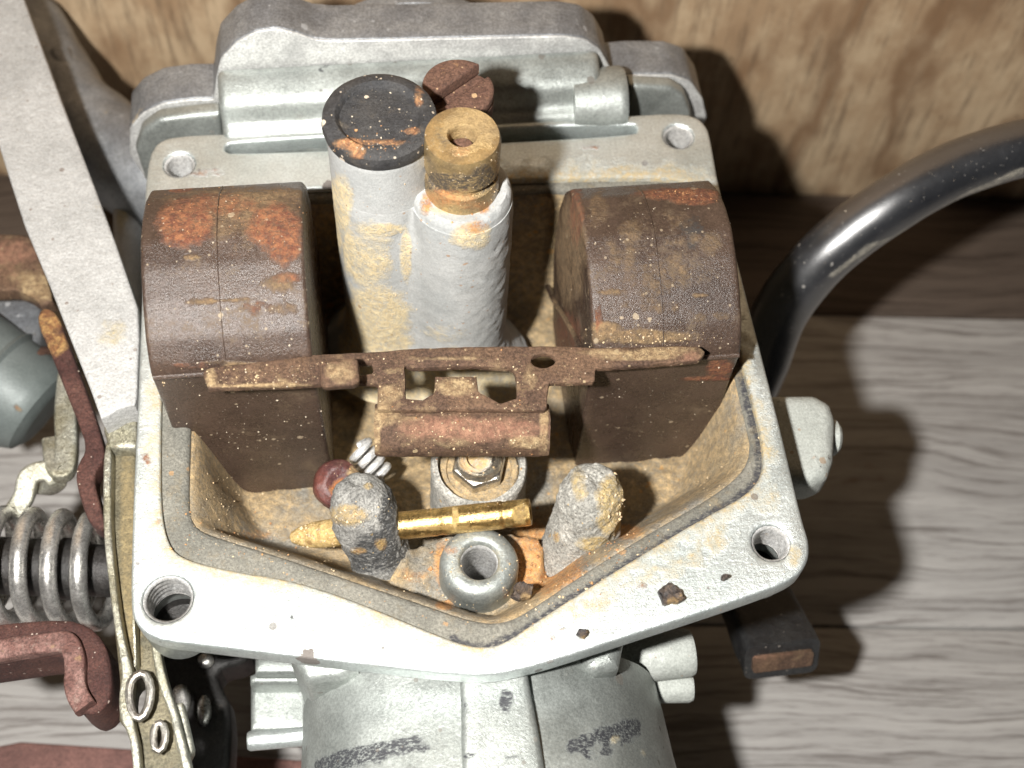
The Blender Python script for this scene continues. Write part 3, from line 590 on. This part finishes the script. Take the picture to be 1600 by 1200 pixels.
lathe('vacuum_cover', (0, .4, 0), (0,0,1), [(2.2,ZF),(2.9,ZF+.2),(3.1,ZF+.8),(3.1,ZF+1.3),(2.4,ZF+1.5)], M['black'], CB, seg=72, sub=.4)
# engine side spigot behind the mounting flange
sp = Py(640, 6, 4.9)
lathe('manifold_spigot', (sp[0], 0, sp[2]-1.35), (0,1,0), [(1.25,4.3),(1.30,4.45),(1.35,4.8),(1.42,4.85),(1.42,5.05),(1.36,5.1),(1.1,5.1),(1.1,4.3)], M['grey'], CB, seg=64, cap=False)
# intake bell towards the viewer
BX, BZ = .08, -3.05
def bshape(t):
    c, s_ = abs(math.cos(t)), abs(math.sin(t)); n_ = 3.4 if math.sin(t) < 0 else 2.2
    if math.cos(t) > 0: return 1
    return 1/((c/1.28)**n_+s_**n_)**(1/n_)
bsp2 = smear(2, [(500,1196),(560,1178),(650,1160)], 13, .95)+smear(2, [(510,1196),(600,1178)], 18, .8)+smear(2, [(560,1180),(680,1172),(740,1182)], 5, .6)+smear(2, [(890,1168),(930,1150),(990,1134)], 12, .9)+smear(2, [(895,1190),(1000,1150)], 7, .65)+smear(2, [(905,1190),(960,1192)], 7, .7)+[(2,795,1090,14,18,.55),(2,725,1110,10,30,.5),(2,800,1185,18,8,.7),(1,960,1155,6,5,.8),(1,1010,1175,6,5,.7)]
lathe('intake_bell', (BX, 0, BZ), (0,-1,0), [(1.6,3.36),(2.02,3.38),(2.03,3.6),(2.07,4.2),(2.12,4.7),(2.14,4.8),(2.20,4.83),(2.22,5.0),(2.21,6.0),(2.05,6.1),(1.9,6.1),(1.8,4.0)], M['cast'], CB, seg=120, sub=.09, cap=False, spots=bsp2, shape=bshape)
plate('bell_rib', chaikin([(-.34,3.42),(.36,3.42),(.33,3.7),(.40,4.5),(.42,6.0),(-.40,6.0),(-.38,4.5),(-.32,3.7)], 1), [], 0, .9, M['cast'], CB, frame=lambda a, b, h: (BX-a+.02, -b, BZ+1.83+h+.03*(b-3)), ch=.07, ds=.07, grid=.09, spots=bsp2+smear(2, [(712,1085),(712,1135)], 7, .8)+smear(2, [(790,1080),(790,1112)], 9, .85))
plate('bell_shoulder', chaikin([(-1.92,-2.2),(-1.92,-3.5),(-1.2,-3.5),(-1.25,-3.2),(-1.65,-2.6)], 1), [], -3.2, -.50, M['cast'], CB, ch=.12, ds=.07, grid=.15, nseg=3, rings=5)
plate('bell_shoulder', chaikin([(1.45,-2.4),(1.5,-3.6),(1.0,-3.7),(1.0,-3.35),(1.3,-2.9)], 1), [], -3.0, -.6, M['cast'], CB, ch=.14, ds=.07, grid=.15, nseg=3, rings=5)
# small lugs either side of the bell
def pbox(nm, u0, v0, u1, v1, z, th, m, par=None, ch=.06, **kw):
    return plate(nm, pxo([(u0,v0),(u1,v0),(u1,v1),(u0,v1)]), [], -th, 0, m, par, frame=frame_px(z), ch=ch, ds=.09, grid=.15, **kw)
pbox('side_lug', 398, 1018, 480, 1052, -2.2, 1.2, M['cast'], CB)
pbox('side_lug', 390, 1050, 480, 1068, -2.4, 1.0, M['cast'], CB)
pbox('side_lug', 391, 1062, 480, 1142, -2.75, .8, M['cast'], CB)
lp = Pz(430, 1150, -2.5); lathe('side_pin', (lp[0]-.32, lp[1], lp[2]-.1), (1,0,-.05), [(0,0),(.09,0),(.11,.03),(.11,.9)], M['zinc'], CB, seg=24)
rp = Pz(1005, 1028, -1.9); lathe('cable_lug', rp, (1,.02,.0), [(.25,-.5),(.27,.0),(.27,.5),(.25,.55),(0,.56)], M['knob'], CB, seg=36)
rp = Pz(1040, 1075, -2.2); lathe('cable_lug', rp, (1,-.08,.0), [(.16,-.7),(.17,.25),(.15,.3),(0,.3)], M['knob'], CB, seg=28)
# grey cap on the right
kn = plate('side_cap', pxo([(1195,612),(1275,611),(1300,625),(1309,650),(1306,715),(1296,742),(1270,752),(1245,752),(1195,740)]), [], -.6, 0, M['knob'], CB, frame=frame_px(-.62), ch=.16, ds=.06, grid=.08, nseg=6, rings=5, spots=[(0,1268,720,7,5,1),(2,1275,660,9,26,.35),(2,1236,700,4,3,.7),(2,1296,716,4,6,.7),(2,1250,617,40,5,.35)])
kp = Pz(1306, 684, -1.0); lathe('cap_screw', kp, (1,-.1,-.05), [(.21,-.1),(.21,-.02),(.17,.02),(0,.03)], M['knob'], CB, seg=28)
# black plastic plug on lever, right below the flange
pk0, pk1 = Pz(1165, 905, -3.9), Pz(1222, 1030, -3.2)
plug = empty('choke_lever', pk1, label='black plastic lever end with a rusty metal core below the right corner of the flange', category='lever')
S = ccw(rect(-.46, -.28, .46, .28, .12, 4))
sweep('grip', [pk0-(pk1-pk0)*.6, pk0, (pk0+pk1)/2, pk1], S, M['plastic'], plug, up=(0,0,1), rough=.03, rs=2, scale=lambda t: .92+.1*t)
dd_ = (pk1-pk0)/np.linalg.norm(pk1-pk0)
sweep('metal_core', [pk1-dd_*.1, pk1+dd_*.05], ccw(rect(-.38, -.12, .38, .12, .05)), M['hinge'], plug, up=(0,0,1), smoothp=False, spots=[(0,1215,1020,50,14,.7)], rough=.02)

# ------------------------------------------------------------------ float assembly
FA = empty('float_assembly', (0, -.8, .6), label='pair of dark brown rusty drum floats joined by a rusted hinge plate with tube', category='float')
fp = [(-.84,-1.86),(-.80,-1.0),(-.77,0),(-.78,.55),(-.72,.68),(-.55,.88),(-.25,1.07),(.05,1.20),(.35,1.27),(.65,1.24),(.95,1.14),(1.25,.93),(1.5,.58),(1.68,.08),(1.75,-.4),(1.7,-.9),(1.5,-1.4),(1.3,-1.8),(.8,-1.96),(-.6,-1.96)]
def fprof(k=1): return np.array(fp)
rsp = [(1,890,390,26,90,.75),(0,900,330,14,60,.55),(0,885,520,30,40,.5),(1,980,400,60,70,.42),(1,1040,440,60,60,.40),(0,1060,303,60,9,1),(0,1085,312,34,8,.95),(1,1000,526,80,10,.95),(1,945,512,24,10,.9),(1,945,455,30,3,.8),(1,1095,462,14,5,.8),(1,1110,380,20,30,.42),(0,1125,575,22,14,.85),(0,1110,592,50,4,.8),(1,1060,360,60,40,.35),(1,935,330,20,40,.5),(2,1080,360,24,30,.6),(1,1110,495,30,12,.45),(1,1000,480,50,4,.5),(0,935,500,6,24,.7)]
lsp = [(1,360,330,120,60,.5),(2,470,330,12,60,.3),(0,290,350,42,36,1),(0,345,320,60,20,.62),(1,390,315,60,18,.85),(0,430,355,40,34,1),(0,445,380,26,30,1),(1,380,335,60,16,.6),(1,440,300,40,12,.6),(0,280,290,22,10,.95),(1,330,470,80,5,.6),(1,440,440,30,14,.55),(0,450,435,30,10,.55),(1,300,402,14,5,.8),(1,380,568,90,4,.55),(0,400,480,50,10,.4),(0,300,570,40,6,.5),(2,490,450,20,160,.3),(1,440,485,30,12,.45)]  # dark channel: tall faint spots darken the side towards the tower
for nm, x0, x1, dz, sps, lab in (('float', -3.02, -1.44, .40, lsp, 'left float with orange rust patches on its crown'), ('float', 1.40, 2.97, .0, rsp, 'right float greyer, dusted with tan')):
    P_ = fprof()+np.array([0, dz]); P_[:1, 1] -= dz*.7; P_[-1:, 1] -= dz*.8; P_[-3:-1, 1] -= dz*.8; sgn = -1 if x0 < 0 else 1
    def fw(W, sgn=sgn):
        # lower outer corner is cut back
        t = np.clip((-1.3-W[:,2])/.6, 0, 1)*np.clip(((W[:,0]*sgn)-2.4)/.6, 0, 1); W[:,0] -= sgn*t*t*.26
        W[:,1] += np.where(W[:,1] < -.6, 0, 0)
        # moulding seam down the middle
        return W
    fo = plate(nm, P_, [], x0, x1, M['float'], FA, frame=lambda a, b, h: (h, a, b), ch=.045, ds=.05, grid=.09, nseg=30, spots=sps, warp=fw, rings=3, label=lab, angle=50)
    # joint band along the crease and faint mould line over the crown
    aspart(fo)
    if sgn > 0: sweep('inner_rib', [tuple(Px(u, v, x0-.01)) for u, v in [(856,448),(866,470),(888,505),(915,555)]], circ(0, 0, .035, 10), M['float'], fo, spots=[(1,880,500,30,50,.7)])
    xm = (x0+x1)/2-.05
    ml = [(xm, y_, z_+dz+.002) for y_, z_ in fp[4:12]]
    sweep('mould_line', ml, circ(0, 0, .005, 6), M['float'], fo, up=(1,0,0))
    sweep('seam_bead', [(x0+.03, -.80, .585+dz), (x1-.03, -.80, .585+dz)], circ(0, 0, .03, 10), M['float'], fo, smoothp=False, spots=sps)
def hz(u): return .76+.40*float(sm((600-u)/180.))+.06*float(sm((u-880)/100.))
HP = [(316,583),(322,575),(400,565),(492,554),(587,549),(659,543),(760,541),(879,540),(925,543),(1010,541),(1092,540),(1103,550),(1094,563),(1010,570),(931,575),(929,597),(858,598),(854,640),(590,640),(590,599),(561,598),(505,600),(400,604),(325,607)]
W1 = [(632,570),(646,575),(743,571),(751,573),(800,575),(805,582),(808,622),(782,630),(758,617),(748,612),(744,588),(680,588),(679,612),(660,625),(634,622)]
W2 = [(560,568),(580,566),(584,583),(562,586)]
hsp = [(1,1000,555,90,8,.8),(0,1080,558,20,9,.6),(1,960,550,60,5,.8),(1,1050,547,50,5,.85),(1,400,602,90,4,.8),(1,330,590,10,16,.7),(1,600,640,16,20,.7),(1,610,580,16,8,.5),(1,712,605,30,14,.85),(1,830,590,14,20,.6),(1,610,615,22,14,.7),(1,700,560,60,5,.6)]
def hw(W):
    for i in range(len(W)): W[i] += np.array(mn.noise_vector(Vector(W[i]*7)))*.007
    return W
plate('hinge_plate', pxo(HP), [pxo(W1), pxo(W2), circ(849/148, -563/148, 20/148, 20, 11/148)], -.085, 0, M['hinge'], FA, frame=frame_px(hz), ch=.018, ds=.045, grid=.06, warp=hw, spots=hsp, rings=2)
hb = plate('hinge_tab', rect(-.19, -.17, .19, .15, .06), [], -.10, .12, M['hinge'], FA, frame=lambda a, b, h: tuple(Pz(531, 584, .98)+np.array([a, b-.35*h, h])), ch=.05, ds=.04, warp=hw, spots=[(1,531,582,24,18,.85)])
tl, tr = Pz(587, 672, .42), Pz(857, 672, .42)
TD = (tr-tl); TL = np.linalg.norm(TD)
lathe('hinge_tube', tl, TD, [(.12,.06),(.19,0),(.262,.0),(.27,.04),(.268,TL*.5),(.27,TL-.04),(.262,TL),(.19,TL),(.12,TL-.06)], M['hinge'], FA, seg=56, rough=.014, rs=7, sub=.04, spots=[(0,740,670,110,18,.85),(0,680,665,60,16,.6),(1,700,690,40,12,.55),(1,600,650,26,16,.7),(1,825,690,30,10,.8),(1,850,660,7,40,.9),(1,588,680,6,30,.85),(1,640,655,30,6,.6)])
# bent strip between the plate and the float side (needle tang)
plate('needle_tang', pxo([(680,588),(745,588),(748,634),(676,634)]), [], -.07, 0, M['hinge'], FA, frame=frame_px(.70), ch=.02, ds=.05, warp=hw, spots=[(1,712,608,40,24,.9)])

# ------------------------------------------------------------------ hose on the right
hp = [Pz(1155, 640, -3.2), Pz(1187, 570, -2.9), Pz(1222, 482, -2.3), Pz(1290, 398, -1.5), Pz(1390, 322, -.9), Pz(1500, 262, -.6), Pz(1640, 222, -.4), Pz(1800, 200, -.3)]
sweep('fuel_hose', hp, circ(0, 0, .37, 40), M['hose'], None, n=14, rough=.012, rs=1.5, label='thick glossy black rubber hose curving up to the right over the wood', category='hose', scale=lambda t: 1+.12*max(0, .35-t), spots=smear(1, [(1300,430),(1360,385),(1400,372),(1500,310),(1600,265)], 5, .62))
# ------------------------------------------------------------------ left cluster
BAR = [(-40,-60),(16,-60),(60,60),(93,150),(140,272),(180,378),(215,480),(217,520),(213,632),(190,636),(158,655),(140,605),(111,532),(75,440),(38,352),(0,233),(-60,40)]
bar = plate('throttle_arm', pxo(BAR), [], -1.0, 0, M['alu'], None, frame=frame_px(-.45), ch=.03, ds=.08, grid=.10, nseg=3, spots=[(1,175,520,26,30,.5),(2,147,391,4,3,1),(2,110,485,8,3,.9)], label='flat pale aluminium bar slanting down the left edge to the flange', category='bar')
GC = M['grey']
pipe = [Pz(40, 40, -2.2), Pz(95, 150, -2.3), Pz(150, 215, -2.4), Pz(215, 262, -2.4), Pz(300, 300, -2.5)]
en = empty('engine_casting', pipe[2], label='rough dark grey cast housing behind the aluminium bar at upper left', category='casting')
sweep('housing', pipe, circ(0, 0, .62, 40), GC, en, n=10, rough=.08, rs=1.2, scale=lambda t: .95+.35*t)
sweep('stub_pipe', [Pz(120, 150, -2.0), Pz(100, 105, -1.85), Pz(92, 84, -1.8)], circ(0, 0, .17, 24), GC, en, rough=.03)
lathe('guide_rod', Pz(202, 420, -2.6), Pz(198, 300, -2.5)-Pz(202, 420, -2.6), [(.19,-1.2),(.19,1.1),(.17,1.15),(0,1.15)], M['alu'], None, seg=32, label='short cream coloured rod between the bar and the flange', category='rod', spots=[(1,190,340,10,30,.7)])
plate('rusty_bracket', pxo([(-60,364),(42,366),(50,372),(75,440),(82,470),(66,478),(48,462),(25,452),(-60,455)]), [], -.25, 0, M['hinge'], None, frame=frame_px(-1.6), ch=.03, ds=.08, grid=.1, spots=[(0,10,395,60,20,.7),(1,60,450,30,20,.9),(1,30,430,30,14,.7),(0,0,430,30,12,.5)], label='orange rusted steel strap coming in from the left under the bar', category='bracket')
plate('casting_block', pxo([(-60,452),(0,456),(50,462),(66,480),(60,545),(30,545),(-60,500)]), [], -1.2, 0, GC, None, frame=frame_px(-2.3), ch=.1, ds=.1, label='dark grey casting lump under the orange strap at the left edge', category='casting')
cy = Pz(20, 612, -2.6); cdir = Pz(60, 640, -2.6)-Pz(-60, 556, -2.2)
lathe('round_cap', cy, cdir, [(.70,-1.2),(.70,-.3),(.74,-.25),(.68,-.2),(.66,.30),(.60,.42),(.45,.50),(0,.52)], M['nylon'], None, seg=56, label='smooth grey green cylindrical cap at the left edge', category='cap', spots=[(0,25,634,5,5,1),(0,27,652,6,6,1)])
sweep('rust_collar', [cy+cdir/np.linalg.norm(cdir)*-.02+np.array(v)*.68+np.array([0,0,-.14]) for v in [tuple(basis(cdir)[0]*math.cos(t)+basis(cdir)[1]*math.sin(t)) for t in np.linspace(-.4, 5.9, 30)]], circ(0, 0, .10, 12), M['rustscrew'], None, smoothp=False, label='rusty ring under the grey cylindrical cap', category='ring')
# dark red lever
RL = [(72,478),(90,490),(108,540),(130,600),(148,650),(163,700),(162,716),(148,738),(147,755),(160,800),(165,830),(140,820),(125,780),(117,745),(120,725),(136,700),(118,650),(98,600),(76,545),(60,510),(58,488)]
rl = plate('rusty_lever', chaikin(pxo(RL), 1), [], -.30, 0, M['redrust'], None, frame=frame_px(-.95), ch=.04, ds=.06, grid=.07, nseg=3, spots=[(1,78,500,20,24,.85),(1,90,540,16,22,.75)], label='narrow dark red rusted lever with a kink, left of the aluminium bar', category='lever')
# yellow plated clips
sweep('wire_clip', [Pz(112, 560, -2.0), Pz(104, 640, -2.0), Pz(105, 700, -2.0), Pz(100, 735, -2.0), Pz(88, 728, -2.0), Pz(84, 690, -2.1)], ccw(rect(-.09, -.13, .09, .13, .04)), M['yzinc'], None, label='yellow plated strip bent into a hook behind the dark red lever', category='clip')
sweep('wire_clip', [Pz(22, 800, -2.2), Pz(38, 775, -2.1), Pz(46, 745, -2.0), Pz(72, 736, -2.0), Pz(88, 752, -2.1), Pz(72, 764, -2.3), Pz(55, 762, -2.4)], ccw(rect(-.07, -.12, .07, .12, .04)), M['yzinc'], None, label='yellow plated curled wire end above the big coil spring', category='clip')
# spring and its rod
s0, s1 = Pz(-60, 880, -2.2), Pz(185, 893, -2.2)
sdv = s1-s0; sL = np.linalg.norm(sdv); a, b, d = basis(sdv)
turns = 5.4; N_ = int(turns*28)
hx = [s0+d*sL*t/turns+a*.60*math.cos(2*math.pi*t)+b*.60*math.sin(2*math.pi*t) for t in np.linspace(0, turns, N_)]
sweep('return_spring', hx, circ(0, 0, .098, 14), M['spring'], None, smoothp=False, label='large bright steel coil spring round a dark rod at the left edge', category='spring')
lathe('shaft', s0, sdv, [(.0,-.5),(.33,-.5),(.33,sL*.62),(.36,sL*.64),(.36,sL*.78),(.30,sL*.80),(.30,sL+.3),(0,sL+.3)], M['black'], None, seg=36, label='dark rod running through the large coil spring', category='rod')
# rusted L bracket
lb = [Pz(-80, 1010, -1.35), Pz(20, 997, -1.35), Pz(98, 985, -1.35), Pz(122, 993, -1.4), Pz(132, 1015, -1.5), Pz(134, 1060, -1.6), Pz(142, 1105, -1.7)]
sweep('rusty_hook', lb, ccw(rect(-.40, -.13, .40, .13, .05)), M['redrust'], None, up=(0,0,1) if False else None, n=8, rough=.02, label='dark red rusted hooked arm below the coil spring at lower left', category='bracket') if False else None
def LBR():
    top = [(-80,985),(10,972),(100,966),(135,975),(160,998),(172,1030),(176,1090),(150,1118),(125,1112),(106,1085),(102,1040),(98,1026),(80,1022),(0,1034),(-80,1045)]
    return plate('rusty_hook', chaikin(pxo(top), 1), [], -.7, 0, M['redrust'], None, frame=frame_px(-1.5), ch=.05, ds=.06, grid=.08, nseg=5, label='dark red rusted hooked arm below the coil spring at lower left', category='bracket')
lh = LBR(); aspart(lh)
rid = [(-80,1032),(0,1018),(80,1006),(108,1008),(118,1030),(120,1080),(135,1108)]
sweep('raised_edge', [Pz(u, v, -1.46) for u, v in rid], ccw(rect(-.11, -.09, .11, .09, .04)), M['hookedge'], lh, up=(0,0,1), rough=.02, spots=[(1,u,v,12,10,.35) for u, v in rid])
# yellow zinc bracket strip down the left side of the flange, with its eyelets
YB = empty('zinc_bracket', Pz(200, 900, -.9), label='yellow plated steel strip with oval eyelets hanging below the left corner of the flange', category='bracket')
yb = [(166,700),(210,690),(245,900),(240,1000),(246,1030),(262,1090),(280,1150),(300,1230),(215,1230),(206,1150),(185,1125),(186,1060),(176,965),(161,833),(162,760)]
e1 = chaikin([(205,1060),(225,1050),(236,1070),(234,1100),(222,1124),(208,1118),(200,1090)], 1); e2 = chaikin([(240,1135),(254,1128),(260,1150),(252,1175),(240,1168)], 1)
plate('strap', pxo(yb), [pxo(e1), pxo(e2)], -.5, 0, M['strap'], YB, frame=frame_px(-1.0), ch=.05, ds=.06, grid=.08, nseg=4, spots=[(1,200,850,14,180,.7),(1,215,1000,10,60,.6)])
for pts, w_ in (([(163,690),(160,780),(161,833),(168,900),(176,965),(186,1020),(191,1053),(185,1085),(186,1118),(198,1143),(205,1165),(209,1240)], (11,13,12,12,12,13,17,20,20,14,12,12)), ([(234,985),(238,1030),(250,1078),(262,1105),(274,1150),(292,1230)], (12,14,15,12,12,14)), ([(207,955),(208,1000),(209,1045)], (4,4,4))):
    side = [(u+w, v) for (u, v), w in zip(pts, w_)]
    plate('edge_flange', chaikin(pxo(pts+side[::-1]), 1), [], -.22, 0, M['yzinc'], YB, frame=frame_px(-.80), ch=.025, ds=.05, warp=wob(.02, 2.))
sweep('eyelet', [Pz(u, v, -.82) for u, v in np.vstack([e1, e1[:1]])], circ(0, 0, .045, 10), M['ring'], YB, smoothp=False, cap=False)
sweep('eyelet', [Pz(u, v, -.82) for u, v in np.vstack([e2, e2[:1]])], circ(0, 0, .038, 10), M['ring'], YB, smoothp=False, cap=False)
plate('lower_tab', pxo([(262,1100),(285,1095),(302,1170),(292,1190),(276,1170)]), [], -.2, 0, M['yzinc'], YB, frame=frame_px(-.95), ch=.04, ds=.06)
plate('end_tab', pxo([(214,640),(192,640),(166,652),(160,668),(170,700),(215,700)]), [], -.25, 0, M['yzinc'], YB, frame=frame_px(-.80), ch=.05, ds=.06)
# black bracket with bright rivets
BBk = empty('riveted_bracket', Pz(300, 1100, -3), label='black steel bracket with bright oval rivets under the left flange corner', category='bracket')
plate('plate', chaikin(pxo([(250,990),(350,1000),(395,1000),(390,1035),(335,1045),(345,1075),(358,1090),(362,1160),(350,1260),(250,1260),(245,1100)]), 1), [], -.6, 0, M['black'], BBk, frame=frame_px(-3.0), ch=.08, ds=.09, grid=.15)
for u, v, ra, rb in ((322,1034,.10,.095), (283,1096,.12,.20), (320,1112,.085,.19)):
    cc = Pz(u, v, -2.98); plate('rivet', circ(0, 0, ra, 28, rb), [], -.02, .10, M['spring'], BBk, frame=lambda a, b, h, cc=cc: (cc[0]+a, cc[1]+b, cc[2]+h), ch=.07, ds=.04, rings=4)

# ------------------------------------------------------------------ loose flakes on the flange
def flake(u, v, r, z, lab, seed, m='flake'):
    p = Pz(u, v, z); rs = random.Random(seed); o = [(r*rs.uniform(.55, 1.1)*math.cos(t)*1.25, r*rs.uniform(.55, 1.05)*math.sin(t)) for t in np.linspace(0, 6.28, 13)[:-1]]
    return plate('rust_flake', o, [], 0, .045, M[m], None, frame=lambda a, b, h: (p[0]+a, p[1]+b, z+.003+h*(1+1.2*rs.random())), ch=.01, ds=.035, grid=.05, spots=[(1,u+6,v+8,10,7,.9)], label=lab, category='flake', group='loose flakes of scale')
flake(1046, 932, .13, 0, 'largest black and tan flake lying on the flange right of centre', 4)
flake(909, 992, .055, 0, 'small square tan flake near the lower tip of the flange', 9)
flake(1131, 905, .04, 0, 'tiny dark flake between the largest flake and the right screw hole', 2)
flake(817, 927, .12, -.42, 'jagged dark flake beside the drain boss in the bowl corner', 14)

# ------------------------------------------------------------------ loose grains of dust and rust
from mathutils.bvhtree import BVHTree
bpy.context.view_layer.update()
V = []; T = []; k = 0; OWN = []
for o in scn.objects:
    if o.type != 'MESH' or o.name.split('.')[0] in ('plank', 'wall'): continue
    me = o.data; n = len(me.vertices); a = np.empty(n*3); me.vertices.foreach_get('co', a); a = a.reshape(-1, 3); Mw = np.array(o.matrix_world); a = a@Mw[:3,:3].T+Mw[:3,3]
    V.append(a); 
    for p in me.polygons: T.append([k+i for i in p.vertices]); OWN.append(o.name.split('.')[0])
    k += n
bvh = BVHTree.FromPolygons(np.vstack(V).tolist(), T)
OCT = np.array([(1,0,0),(-1,0,0),(0,1,0),(0,-1,0),(0,0,1),(0,0,-1)], float); OF = [(0,2,4),(2,1,4),(1,3,4),(3,0,4),(2,0,5),(1,2,5),(3,1,5),(0,3,5)]
def grains(name, m, jobs, seed):
    rs = np.random.default_rng(seed); V = []; F = []
    for (u, v, ru, rv, n, r0, r1, only) in jobs:
        for _ in range(int(n*(.55 if seed < 3 else .6))):
            d = ray(u+rs.normal()*ru*.55, v+rs.normal()*rv*.55); loc, nor, idx_, _d = bvh.ray_cast(Vector(CAM), Vector(d))
            if loc is None or (only and OWN[idx_] not in only): continue
            r = r0*.8+(r1-r0)*rs.random()**5; k = len(V); c = np.array(loc)+np.array(nor)*r*.3
            q = OCT*r*rs.uniform(.5, 1.15, (6, 1)); a = basis(rs.normal(size=3)); q = q@np.array(a)
            V += (c+q).tolist(); F += [[k+i for i in f] for f in OF]
    return emit(name, V, F, m, None, kind='stuff', smooth=False)
FLT = ('float', 'seam_bead', 'hinge_plate'); HG = ('hinge_plate', 'hinge_tube', 'hinge_tab', 'needle_tang')
grains('pale_dust', M['dusty2'], [(380,440,150,190,420,.004,.017,FLT),(410,650,150,90,150,.004,.018,FLT),(1020,420,140,150,260,.004,.014,FLT),(1020,650,110,90,120,.004,.016,FLT),(590,180,90,80,160,.004,.018,('rubber_cap',)),(720,250,70,60,90,.004,.014,None),
      (390,480,90,20,60,.006,.018,FLT),(1350,400,160,110,60,.004,.012,('fuel_hose',)),(1500,290,100,60,60,.004,.012,('fuel_hose',)),(110,650,60,160,60,.004,.013,('rusty_lever','rusty_hook'))], 1)
grains('tan_dust', M['dusty'], [(400,590,140,20,200,.006,.02,FLT),(730,670,150,40,420,.005,.018,HG),(700,590,200,30,300,.005,.017,HG),(1010,530,110,16,260,.006,.02,FLT),(965,800,26,60,230,.008,.032,('hinge_post',)),(545,805,26,16,120,.008,.028,('hinge_post',)),
      (480,830,60,30,420,.008,.026,('hinge_pin',)),(700,790,120,12,90,.006,.017,('hinge_pin',)),(600,480,80,200,500,.005,.015,('jet_tower','tower_collar','bowl_floor')),(750,880,300,90,900,.005,.02,('bowl_floor','gasket_ledge','drain_boss')),(740,300,90,50,160,.005,.018,None),
      (1080,740,120,60,300,.005,.018,('bowl_floor','gasket_ledge')),(360,800,110,60,400,.005,.018,('bowl_floor','gasket_ledge')),(760,930,500,80,160,.004,.011,('bowl_flange',)),(745,735,90,30,120,.005,.017,None),(560,740,50,20,60,.006,.018,('fuel_bead',)),(890,590,16,60,60,.005,.014,FLT)], 2)
grains('rust_dust', M['rusty'], [(570,225,70,18,110,.008,.028,('rubber_cap',)),(870,870,80,50,420,.006,.03,('bowl_floor','gasket_ledge')),(690,890,22,70,70,.008,.034,('bowl_floor',)),(960,850,60,30,160,.006,.026,('bowl_floor','gasket_ledge')),(380,345,140,50,500,.004,.013,FLT),(1060,305,70,14,120,.005,.015,FLT),
      (720,690,150,200,120,.005,.018,None),(735,340,60,40,60,.006,.022,None),(1010,920,140,60,60,.004,.012,('bowl_flange',)),(400,850,130,40,120,.006,.022,('gasket_ledge','bowl_floor')),(270,800,40,100,40,.006,.02,('bowl_flange','gasket_ledge'))], 3)
